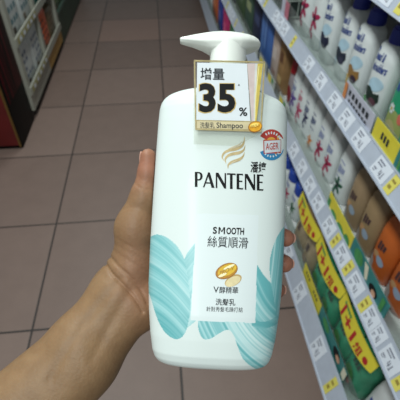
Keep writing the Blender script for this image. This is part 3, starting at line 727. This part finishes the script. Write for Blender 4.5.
std_bottle('shampoo_bottle', (BX, .905, zC), 'white bottle, navy cap and green leaf print, beside the solid green bottle', acc_hs((38, 52, 44), (96, 62, 72), (66, 160, 70)))
std_bottle('shampoo_bottle', (BX, 1.035, zC), 'white bottle with navy cap and golden brown print, in front of its row', acc_hs((150, 112, 60), (60, 44, 60), (226, 182, 60)))
std_bottle('shampoo_bottle', (BX+.01, 1.16, zC), 'white bottle with navy cap, its print hidden behind the golden brown printed one', acc_hs((40, 46, 60), (60, 60, 80), (170, 190, 200)))
std_bottle('shampoo_bottle', (BX, 1.285, zC), 'white bottle with blue writing and round navy patch low on front', acc_hs((38, 42, 66), (30, 34, 56), (190, 205, 214)))
pinkacc = acc_flower((168, 40, 84), (50, 30, 44), .085, 1.15)
std_bottle('shampoo_bottle', (BX, 1.40, zC), 'white bottle with pink and black flower next to the navy patch bottle', pinkacc, SW, None)
std_bottle('shampoo_bottle', (BX, 1.525, zC), 'white bottle with pink and black flower next to the dark wire basket', pinkacc, SW, None)
# green bottle at the near end
GB = Kind([(0, .044, .028), (.003, .050, .032), (.02, .054, .034), (.1, .057, .035), (.16, .055, .034), (.20, .048, .030), (.225, .034, .024), (.235, .018, .018), (.24, .016, .016)])
def acc_green(q, f):
    g = lambda o: (lambda y, z: (f(y, z)[0]-o,)+f(y, z)[1:])
    poly(q, ell(-.002, .055, .040, .045, .2), mat('olive_print', (150, 160, 96), .5, .1), g(0)); poly(q, ell(-.006, .045, .026, .028, .2), mat('pale_olive_print', (176, 170, 120), .5), g(.0003))
    for k in range(7): t = 2*math.pi*k/7; poly(q, ell(-.022+.007*math.cos(t), .098+.008*math.sin(t), .006, .0035, t), SW, g(.0004+.0001*k))
    poly(q, ell(-.022, .098, .004, .004), mat('flower_centre', (196, 170, 60), .5), g(.0014)); poly(q, ell(.022, .092, .011, .014), mat('coral_print', (206, 108, 92), .5), g(.0005))
    write(q, 'herbal', BLUEI, g(.0004), (-.036, .146), (.02, .152), (0, .02), .02, .08) if False else None
    for k in range(3): poly(q, rect(-.034+.02*k, .14+.004*k, -.02+.02*k, .165+.004*k), BLUEI, g(.0004))
r = empty('green_bottle', (.572, .775, zC)); tag(r, 'solid green bottle with olive patch and white daisy near the top rail yellow card', 'bottle')
b = GB.body(mat('green_plastic', (34, 150, 108), .35, .06), 'body', r); q = MB(); acc_green(q, GB.mp()); q.build('picture_print', b)
q = MB(); q.loft(cap_rings(.024, .238, .272), mat('green_cap_plastic', (24, 110, 80), .35)); q.build('cap', r)
# dark wire basket of goods beyond the white bottles
r = empty('wire_basket', (.60, 1.86, zC)); tag(r, 'dark green wire basket standing past the pink flower bottles', 'basket')
q = MB(); DG = mat('basket_dark', (24, 40, 36), .6); WR = mat('basket_wire', (158, 168, 160), .4)
for zz_ in (.012, .075, .14): q.tube([(-.08, -.18, zz_), (.1, -.18, zz_), (.1, .2, zz_), (-.08, .2, zz_), (-.08, -.18, zz_)], .0032, WR, 6)
for k in range(9): q.tube([(-.08, -.16+k*.042, .01), (-.08, -.16+k*.042, .14)], .0022, WR, 6)
for k in range(5): q.tube([(-.07+k*.038, -.18, .01), (-.07+k*.038, -.18, .14)], .0022, WR, 6)
q.build('wire_frame', r)
q = MB(); q.rbox((-.075, -.175, .004), (.095, .195, .12), DG, .01); q.build('liner', r)
for k, y in enumerate((1.77, 1.86, 1.95)):
    q = MB(); q.rbox((-.06, -.035, 0), (.06, .035, .2), mat('dark_green_box', (22, 62, 52), .45, .2), .006); q.add([(-.0606, .02, .12), (-.0606, -.02, .12), (-.0606, -.02, .16), (-.0606, .02, .16)], [(0, 1, 2, 3)], SW)
    o = q.build('dark_box'); o.location = (.60, y, zC+.125); tag(o, 'dark green carton standing in the wire basket', 'carton', 'cartons in the wire basket')

# ---- middle shelf
zB = DECK['B']; BX = .575
WB = Kind([(0, .034, .022), (.003, .038, .025), (.03, .041, .027), (.1, .042, .027), (.155, .040, .025), (.178, .035, .022), (.188, .028, .019)])
def dome_bottle(loc, label, acc, capm, ink=mat('lavender_ink', (130, 142, 182), .5), group=None, nm='conditioner_bottle'):
    r = empty(nm, loc); tag(r, label, 'bottle', group); b = WB.body(SW, 'body', r)
    q = MB(); q.loft([section(w, d, z, 2.6) for z, w, d in ((.186, .0285, .0195), (.188, .031, .022), (.212, .029, .020), (.219, .024, .016), (.221, .016, .011))], capm); q.build('cap', r)
    q = MB(); f = WB.mp()
    for k in range(4): poly(q, [(-.022+.011*k, .105+.004*k), (-.014+.011*k, .103+.004*k), (-.013+.011*k, .136), (-.021+.011*k, .134)], ink, f)
    poly(q, rect(-.02, .148, .012, .153), ink, f); poly(q, rect(-.022, .09, .02, .094), ink, f); q.build('brand_lettering', b)
    q = MB(); acc(q, WB.mp(.0008)); q.build('picture_print', b); return r
dome_bottle((BX, .955, zB), 'white bottle with dark green orchid beside the tan bottles', acc_flower((36, 92, 66), (40, 44, 48), .065, 1.2), SW)
dome_bottle((BX, 1.065, zB), 'white bottle with crimson flower next to the dark green orchid bottle', acc_flower((176, 44, 86), (120, 24, 54), .07, 1.25), SW)
dome_bottle((BX, 1.155, zB), 'white bottle with crimson flower, second from the dark green orchid bottle', acc_flower((176, 44, 86), (120, 24, 54), .07, 1.25), SW)
dome_bottle((BX, 1.25, zB), 'white bottle with small orange flower low on its front', acc_flower((222, 140, 52), (190, 90, 40), .04, .9), SW, mat('dark_blue_ink', (74, 88, 128), .5))
dome_bottle((BX, 1.335, zB), 'white bottle with dark blue print next to the orange flower bottle', acc_flower((62, 66, 104), (40, 44, 70), .09, 1.0), SW, mat('dark_blue_ink', (74, 88, 128), .5))
dome_bottle((BX, 1.425, zB), 'white bottle with rose pink print next to the purple printed bottle', acc_flower((198, 86, 118), (170, 60, 96), .07, 1.3), SW, mat('rose_ink', (196, 110, 130), .5))
dome_bottle((BX, 1.515, zB), 'white bottle with purple print beside the red capped bottle', acc_flower((112, 84, 160), (84, 60, 134), .075, 1.3), SW)
RB = Kind([(0, .030, .024), (.003, .033, .027), (.05, .036, .029), (.11, .036, .029), (.14, .032, .026), (.15, .026, .024)])
r = empty('red_capped_bottle', (BX+.01, 1.60, zB)); tag(r, 'grey and dark red bottle with a red cap beside the tan carton', 'bottle')
b = RB.body(mat('grey_plastic', (150, 140, 144), .4), 'body', r); q = MB(); f = RB.mp(); poly(q, ell(0, .05, .026, .04), mat('dark_red_print', (130, 30, 40), .5), f); q.build('picture_print', b)
q = MB(); q.loft(cap_rings(.032, .148, .205), mat('red_cap_plastic', (148, 22, 34), .35)); q.build('cap', r)
def carton(y, w, h, rgb, name, label, stripes=(), x=.60, z=zB, group=None, band=None):
    q = MB(); m = mat('carton_%d_%d_%d' % rgb, rgb, .5, .1, 30); q.rbox((-.06, -w/2, 0), (.06, w/2, h), m, .004)
    for k, (y0, y1, z0, z1, c) in enumerate(stripes):
        q.add([(-.0606-.0001*k, -y0*w, z0*h), (-.0606-.0001*k, -y1*w, z0*h), (-.0606-.0001*k, -y1*w, z1*h), (-.0606-.0001*k, -y0*w, z1*h)], [(0, 1, 2, 3)], mat('carton_print_%d_%d_%d' % c, c, .5))
    o = q.build(name); o.location = (x, y, z); return tag(o, label, 'carton', group)
carton(1.715, .085, .24, (150, 116, 76), 'product_carton', 'tan brown carton between the red capped bottle and a beige carton', [(-.35, .35, .2, .34, (196, 168, 120)), (-.3, .3, .6, .8, (96, 62, 40))])
carton(1.83, .11, .24, (184, 166, 156), 'product_carton', 'pale beige pink carton beside the tan brown carton', [(-.35, .2, .45, .7, (206, 194, 188)), (-.3, .3, .15, .25, (150, 120, 112))])
carton(2.03, .24, .25, (66, 104, 170), 'product_carton', 'wide blue carton beside the pale beige carton', [(-.35, -.25, .1, .9, (96, 134, 196)), (.05, .12, .1, .9, (50, 84, 150)), (-.1, 0, .3, .9, (110, 146, 204))])
carton(2.26, .20, .25, (28, 36, 66), 'product_carton', 'navy carton at the far side of the wide blue carton', [(-.3, .3, .5, .7, (60, 72, 110))])
carton(2.50, .22, .25, (60, 84, 70), 'product_carton', 'dull green carton past the navy carton', [(-.3, .3, .5, .7, (150, 160, 120))])
TB = Kind([(0, .040, .031), (.003, .045, .036), (.02, .048, .039), (.1, .0495, .041), (.16, .0485, .040), (.195, .043, .035), (.207, .033, .026), (.212, .018, .018), (.216, .016, .016)], 2.6)
def tan_bottle(y, rgb, label, oval=(150, 166, 186), x=.584):
    m = mat('bottle_%d_%d_%d' % rgb, rgb, .4, .06, 20); r = empty('body_wash_bottle', (x, y, zB)); tag(r, label, 'bottle'); b = TB.body(m, 'body', r)
    q = MB(); q.loft(cap_rings(.022, .214, .236), m); q.tube([(0, 0, .236), (0, 0, .262)], .006, SW); q.build('pump_cap', r)
    q = MB(); f = TB.mp(); g = lambda o: (lambda yy, zz_: (f(yy, zz_)[0]-o,)+f(yy, zz_)[1:])
    ink = mat('brown_ink', (70, 50, 56), .5)
    for k in range(3): poly(q, [(-.018+.012*k, .102+.005*k), (-.009+.012*k, .100+.005*k), (-.007+.012*k, .133), (-.016+.012*k, .131)], ink, g(0))
    poly(q, ell(.012, .074, .017, .014, -.4), mat('print_%d_%d_%d' % oval, oval, .5), g(.0002)); poly(q, ell(-.012, .082, .016, .010, .5), mat('peach_print', (190, 146, 104), .5), g(.0001))
    poly(q, [(-.045, .01), (-.006, .008), (-.010, .05), (-.040, .075)], mat('grey_swirl_print', (150, 144, 140), .5, .15, 100), g(0)); q.build('picture_print', b)
tan_bottle(.835, (150, 128, 100), 'tan body wash bottle beside the dark green orchid bottle')
tan_bottle(.735, (150, 126, 94), 'tan body wash bottle beside the orange bottle')
tan_bottle(.635, (188, 94, 38), 'orange body wash bottle beside the tan bottles')
tan_bottle(.533, (184, 94, 44), 'orange body wash bottle nearest the shelf end, cut by the photo edge')

# ---- bottom shelf
zA = DECK['A']
CB = Kind([(0, .036, .026), (.003, .04, .03), (.03, .043, .032), (.11, .043, .032), (.138, .038, .029), (.15, .03, .026)], 2.4)
def blue_cap(y, acc, label, x=.575):
    r = empty('blue_capped_bottle', (x, y, zA)); tag(r, label, 'bottle'); b = CB.body(SW, 'body', r)
    q = MB(); q.loft([section(w, w*.85, z, 2.2) for z, w in ((.145, .034), (.147, .038), (.182, .037), (.193, .033), (.198, .024))], mat('royal_blue_cap', (30, 66, 158), .35)); q.build('cap', r)
    q = MB(); acc(q, CB.mp(.0008)); q.build('picture_print', b)
    q = MB(); f = CB.mp()
    for k in range(3): poly(q, rect(-.02+.014*k, .105, -.01+.014*k, .125), mat('lavender_ink', (0, 0, 0)), f)
    q.build('brand_lettering', b)
blue_cap(1.265, acc_flower((52, 116, 72), (40, 70, 60), .065, 1.1), 'white bottle with royal blue cap and green leaf, by the tan twin pack')
blue_cap(1.365, acc_flower((190, 40, 90), (140, 30, 70), .065, 1.1), 'white bottle with royal blue cap and pink flower behind the green leaf one')
blue_cap(1.465, acc_flower((190, 40, 90), (140, 30, 70), .065, 1.1), 'white bottle with royal blue cap, third from the tan twin pack')
blue_cap(1.565, acc_flower((60, 70, 140), (40, 50, 90), .065, 1.1), 'white bottle with royal blue cap, fourth from the tan twin pack')

def pouch(root, y, m, h=.21, w=.056, d=.036, seed=0):   # a plump refill pouch: wide base, crimped top
    q = MB(); g = np.random.default_rng(seed); rings = []
    for k in range(22):
        t = k/21; z = h*t; ww = w*(1-.10*t**2)*(.93+.07*min(1, t*12)); dd = d*(.75+.25*min(1, t*6))*(1-t**3.0)+.003
        rings.append([(a*(1+.05*math.sin(b*140+seed+3*z/h)), b*(1+.02*math.sin(z*60+seed)), z) for a, b, z in section(ww, dd, z, 2.8, 36)])
    q.loft([[(a, b+y, z) for a, b, z in r] for r in rings], m); o = q.build('pouch', root); return o
def twin_pack(y, rgb, label, seed, bottle_kind=None):
    r = empty('twin_pack', (.568, y, zA)); tag(r, label, 'twin pack')
    m = mat('pouch_%d_%d_%d' % rgb, rgb, .25, .18, 25, bump=.3)
    for k, yy in enumerate((.057, -.057)):
        b = pouch(r, yy, m, .235, .0595, .047, seed+k)
        q = MB()
        c = lambda a, z, yy=yy: (-.047-.0006, yy-a, z)
        sx = lambda a, z, yy=yy: (-(.046*(1-(z/.235)**3)+.003)*(1-min(abs(a)/.0595, .97)**2.8)**(1/2.8)*1.07-.0015, yy-a, z)
        if bottle_kind:
            for j in range(2): poly(q, rect(-.012+.012*j, .10, -.004+.012*j, .135), mat('brown_ink', (0, 0, 0)), sx)
            poly(q, ell(0, .06, .02, .016), mat('peach_print', (0, 0, 0)), sx)
        else:
            poly(q, ell(-.005, .075, .026, .034, .3), mat('leaf_print', (60, 110, 60), .4, .2, 100), sx); poly(q, ell(.004, .05, .014, .012, .3), mat('coral_print', (0, 0, 0)), lambda a, z: (sx(a, z)[0]-.0004,)+sx(a, z)[1:])
            for j in range(3): poly(q, rect(-.02+.014*j, .13, -.011+.014*j, .15), mat('dark_green_ink', (14, 58, 46), .5), sx)
        q.build('picture_print', b)
    # yellow sash round the tops with a swooping lower edge
    q = MB(); n = 30; L = .119
    def xs_(yv): return -.062+.010*abs(yv/L)**2
    low = lambda yv: .208-.022*math.cos(yv/L*math.pi/2)**.8+.012*(yv < 0)*(abs(yv)/L)**2
    ysx = [L-2*L*k/n for k in range(n+1)]
    v = [(xs_(a)-.000, a, low(a)) for a in ysx]+[(xs_(a)+.012, a, .262) for a in ysx]
    q.add(v, [(i, i+1, n+1+i+1, n+1+i) for i in range(n)], YEL, True)
    v = [(xs_(a)+.0012, a, low(a)) for a in ysx]+[(xs_(a)+.0132, a, .262) for a in ysx]
    q.add(v, [(i+1, i, n+1+i, n+1+i+1) for i in range(n)], YEL, True)
    sash = q.build('yellow_sash', r)
    q2 = MB(); q2.loft([section(.1195*(1-.06*(z/.2)**2), .0505*(1-.75*(z/.235)**3)+.003, z, 4.5, 60) for z in np.linspace(.002, .215, 16)], clear_mat('shrink_film', (242, 248, 246), .05, (214, 222, 222), .18), False)
    q2.build('shrink_film', r); tag(sash, 'yellow paper sash with red writing')
    f = lambda a, z: (xs_(-a)+.012*(z-low(-a))/(.262-low(-a))-.0008, -a, z)
    q = MB(); write(q, '1+1', RED, f, (-.088, .200), (.012, .194), (0, .046), .03); write(q, '組', RED, f, (.026, .196), (.062, .199), (0, .036), .03)
    poly(q, ell(.084, .222, .011, .012), RED, f)
    for k in range(5): poly(q, ell(-.09+.012*k, .246, .006, .006), GRN, f)
    q.build('sash_lettering', sash)
    return r
twin_pack(1.035, (176, 150, 120), 'tan twin pack with a yellow one plus one sash beside blue capped bottles', 3, True)
twin_pack(.795, (44, 150, 112), 'green twin pack with a yellow one plus one sash beside the tan twin pack', 11)
twin_pack(.555, (40, 144, 106), 'green twin pack with a yellow one plus one sash nearest the shelf end', 29)
r = empty('refill_pouch', (.575, .385, zA)); tag(r, 'white refill pouch at the shelf end beside the green twin pack', 'pouch')
b = pouch(r, 0, mat('pouch_white', (196, 200, 200), .3, .06, 25), .235, .046, .046, 5)
q = MB(); sx = lambda a, z: (-(.046*(1-(z/.235)**3)+.003)*(1-min(abs(a)/.046, .97)**2.3)**(1/2.3)*1.06-.001, -a, z)
poly(q, ell(0, .06, .02, .02), mat('coral_print', (0, 0, 0)), sx); poly(q, rect(-.02, .12, .02, .135), BLUEI, sx); q.build('picture_print', b)
# far goods on the bottom shelf
for y, w, rgb, lab in ((2.95, .2, (54, 120, 72), 'green carton on the lowest shelf behind the pump head'), (3.3, .2, (196, 52, 112), 'magenta carton on the lowest shelf past the green carton'), (3.6, .2, (48, 66, 150), 'blue carton on the lowest shelf past the magenta carton'), (3.95, .3, (198, 100, 56), 'orange carton on the lowest shelf past the blue carton')):
    carton(y, w, .26, rgb, 'product_carton', lab, [(-.3, .3, .4, .7, tuple(min(255, c+50) for c in rgb))], x=.585, z=zA)
for y, w, rgb, lab in ((1.72, .14, (150, 160, 150), 'grey green carton hidden low behind the held bottle'), (2.0, .3, (120, 130, 110), 'olive grey carton hidden low behind the held bottle'), (2.4, .3, (150, 140, 100), 'khaki carton low behind the pump head')):
    carton(y, w, .24, rgb, 'product_carton', lab, [(-.3, .3, .4, .7, tuple(min(255, c+40) for c in rgb))], x=.585, z=zA)
for y, w, rgb, lab in ((2.8, .3, (70, 90, 60), 'moss green carton far along the middle shelf'), (3.2, .35, (40, 50, 60), 'slate carton far along the middle shelf'), (3.7, .4, (110, 70, 60), 'brick brown carton far along the middle shelf')):
    carton(y, w, .25, rgb, 'product_carton', lab, [(-.3, .3, .4, .7, tuple(min(255, c+40) for c in rgb))], x=.60)

# ================================================================== LEFT SHELVING
LW = mat('left_white_paint', (160, 160, 148), .5, .05); LX = -.91
left = empty('cubby_shelf', (-1.15, 2.59, 0)); tag(left, 'low white cubby shelf of paper packs along the left aisle side', 'shelf')
lo = lambda x, y, z: (x+1.15, y-2.59, z)
def lbox(q, a, b, m): q.box(lo(*a), lo(*b), m)
q = MB(); lbox(q, (-1.32, 2.59, 0), (-.935, 3.87, .062), mat('plinth_black', (24, 22, 22), .6)); q.build('plinth', left)
q = MB(); lbox(q, (-1.32, 2.59, .062), (LX, 3.24, .17), LW); q.build('base', left)
q = MB(); lbox(q, (-1.32, 3.24, .062), (LX, 3.87, .17), mat('ochre_panel', (176, 136, 66), .5, .1)); tag(q.build('base', left), 'ochre base panel')
for y in (2.59, 3.195, 3.815):
    q = MB(); lbox(q, (-1.32, y, .17), (LX+.004, y+.055, 1.5), LW); q.build('divider', left)
q = MB(); lbox(q, (-1.34, 2.59, .0), (-1.32, 3.87, 1.5), LW); q.build('back_panel', left)
YSTR = mat('yellow_strip', (150, 142, 84), .5, .15, 40)
for z in (.172, .50, .98):
    q = MB(); lbox(q, (-1.32, 2.645, z), (LX, 3.815, z+.02), LW); sb = q.build('shelf_board', left)
    q = MB(); lbox(q, (LX, 2.60, z), (LX+.012, 3.87, z+.052), LW)
    rl = q.build('price_rail', left)
    q = MB(); lbox(q, (LX+.012, 2.64, z+.004), (LX+.0135, 3.18, z+.040), YSTR)
    for k in range(5): lbox(q, (LX+.0135, 2.68+k*.105, z+.01), (LX+.0140, 2.73+k*.105, z+.034), TAGP)
    q.build('price_strip', rl)
def pack(y, w, z, h, rgb, ink, label, group=None, name='paper_pack', spot=(92, 74, 50)):
    m = mat('pack_%d_%d_%d' % rgb, rgb, .35, .08, 30, bump=.2); r = empty(name, (-1.025, y, z)); tag(r, label, 'pack', group)
    q = MB(); q.rbox((-.10, -w/2, 0), (.10, w/2, h), m, .02, 3); b = q.build('wrapper', r)
    q = MB(); k0 = mat('pack_ink_%d_%d_%d' % ink, ink, .5); f = lambda a, zz_: (.1006, a*w, zz_*h)
    g = np.random.default_rng(int(y*1000+z*100))
    for i_ in range(4):
        for j_ in range(3):
            if g.random() < .75:
                a0 = -.34+.24*j_+.03*g.random(); z0 = .2+.17*i_; poly(q, [(a0, z0), (a0+.16, z0+.02), (a0+.15, z0+.1), (a0+.02, z0+.09)], k0, f)
    poly(q, rect(-.3, .06, -.1, .16), mat('pack_spot_%d_%d_%d' % spot, spot, .5), f)
    q.build('wrapper_print', b); return r
wl, bl_ = (202, 208, 206), (84, 104, 132)
pack(2.78, .26, .192, .28, wl, bl_, 'white pack with blue print on the lower left cubby shelf, at the near end', spot=(70, 50, 40)); pack(3.06, .26, .192, .28, wl, bl_, 'white pack with blue print on the lower left cubby shelf, by the second divider')
pack(2.78, .26, .52, .40, wl, (76, 122, 132), 'white pack with teal print on the upper left cubby shelf, at the near end', spot=(60, 50, 40)); pack(3.06, .26, .52, .40, wl, (76, 122, 132), 'white pack with teal print on the upper left cubby shelf, by the second divider')
pack(3.40, .27, .192, .27, (222, 92, 40), (90, 40, 34), 'orange pack with dark spots in the second cubby of the left shelf')
pack(3.675, .22, .192, .22, (112, 96, 70), (70, 56, 44), 'dull brown pack behind the orange pack in the second cubby')
pack(3.53, .4, .52, .35, (44, 118, 108), (30, 70, 66), 'teal green pack in the upper second cubby of the left shelf')
# green display past the cubbies
g_ = empty('green_display', (-1.12, 3.88, 0)); tag(g_, 'dark green display rack past the white cubby shelf', 'display rack')
q = MB(); GD = mat('display_green', (36, 62, 44), .5, .2, 8); q.box((-.2, 0, .02), (.2, 1.6, .26), GD); q.build('base', g_)
q = MB(); q.box((-.2, 0, .26), (-.18, 1.6, 1.5), GD); q.build('back_panel', g_)
for z in (.26, .66, 1.06):
    q = MB(); q.box((-.18, 0, z), (.205, 1.6, z+.03), mat('display_rail', (74, 96, 84), .5)); q.build('shelf_board', g_)
for k in range(6):
    pack(4.02+k*.25, .22, .29, .3, (40+8*(k % 2), 84, 52), (120, 140, 90), 'green pack on the lowest board of the green display rack', 'green packs on the display rack', 'green_pack')
# dark end cabinet nearest the camera
c_ = empty('display_cabinet', (-1.15, 2.225, 0)); tag(c_, 'black display cabinet with a red front at the left aisle end', 'cabinet')
BLK = bpy.data.materials.new('black_striped_panel'); BLK.use_nodes = True; nt = BLK.node_tree; b = nt.nodes['Principled BSDF']; b.inputs['Roughness'].default_value = .6; b.inputs['Specular IOR Level'].default_value = .15
tc = nt.nodes.new('ShaderNodeTexCoord'); wv_ = nt.nodes.new('ShaderNodeTexNoise'); mpn = nt.nodes.new('ShaderNodeMapping'); mpn.inputs['Scale'].default_value = (1, 22, .6); wv_.inputs['Scale'].default_value = 2.2; wv_.inputs['Detail'].default_value = 2
rp = nt.nodes.new('ShaderNodeValToRGB'); rp.color_ramp.elements[0].position = .46; rp.color_ramp.elements[0].color = lin((9, 8, 8))+(1,); rp.color_ramp.elements[1].position = .62; rp.color_ramp.elements[1].color = lin((104, 26, 34))+(1,)
nt.links.new(tc.outputs['Object'], mpn.inputs[0]); nt.links.new(mpn.outputs[0], wv_.inputs['Vector']); nt.links.new(wv_.outputs['Fac'], rp.inputs['Fac']); nt.links.new(rp.outputs['Color'], b.inputs['Base Color'])
BK2 = mat('cabinet_black', (10, 9, 9), .6, spec=.15)
q = MB(); q.rbox((-.2, 0, .0), (.222, .36, 1.5), BK2, .006); q.build('carcass', c_)
q = MB(); q.rbox((.222, .03, .30), (.226, .34, 1.46), BLK, .002); q.build('side_panel', c_)
q = MB(); q.rbox((-.19, -.012, .03), (.205, 0, 1.46), mat('cabinet_red', (100, 20, 20), .4, .2, 6), .003); q.build('front_panel', c_)
q = MB(); q.box((.205, -.010, .015), (.216, 0, 1.46), mat('cabinet_brass', (120, 92, 48), .4, metallic=.4)); q.build('corner_strip', c_)

# ================================================================== LIGHT
w = bpy.data.worlds.new('world'); SC.world = w; w.use_nodes = True
bg = w.node_tree.nodes['Background']; bg.inputs['Color'].default_value = (.86, .97, 1, 1); bg.inputs['Strength'].default_value = .2
def area(name, loc, size, power, rot=(0, 0, 0), col=(.93, 1, .98)):
    d = bpy.data.lights.new(name, 'AREA'); d.shape = 'RECTANGLE'; d.size, d.size_y = size; d.energy = power; d.color = col
    o = bpy.data.objects.new(name, d); COL.objects.link(o); o.location = loc; o.rotation_euler = rot; return o
for k, y in enumerate((-1.2, .9, 3.0)): area('ceiling_tube_light', (-.5, y, 2.75), (.25, 1.3), (38, 38, 26)[k])
SC.view_settings.view_transform = 'Standard'; SC.view_settings.look = 'None'; SC.view_settings.gamma = 1; SC.view_settings.use_curve_mapping = False
SC.view_settings.exposure = -0.18
SC.cycles.use_denoising = True
SC.cycles.max_bounces = 8; SC.cycles.transparent_max_bounces = 12
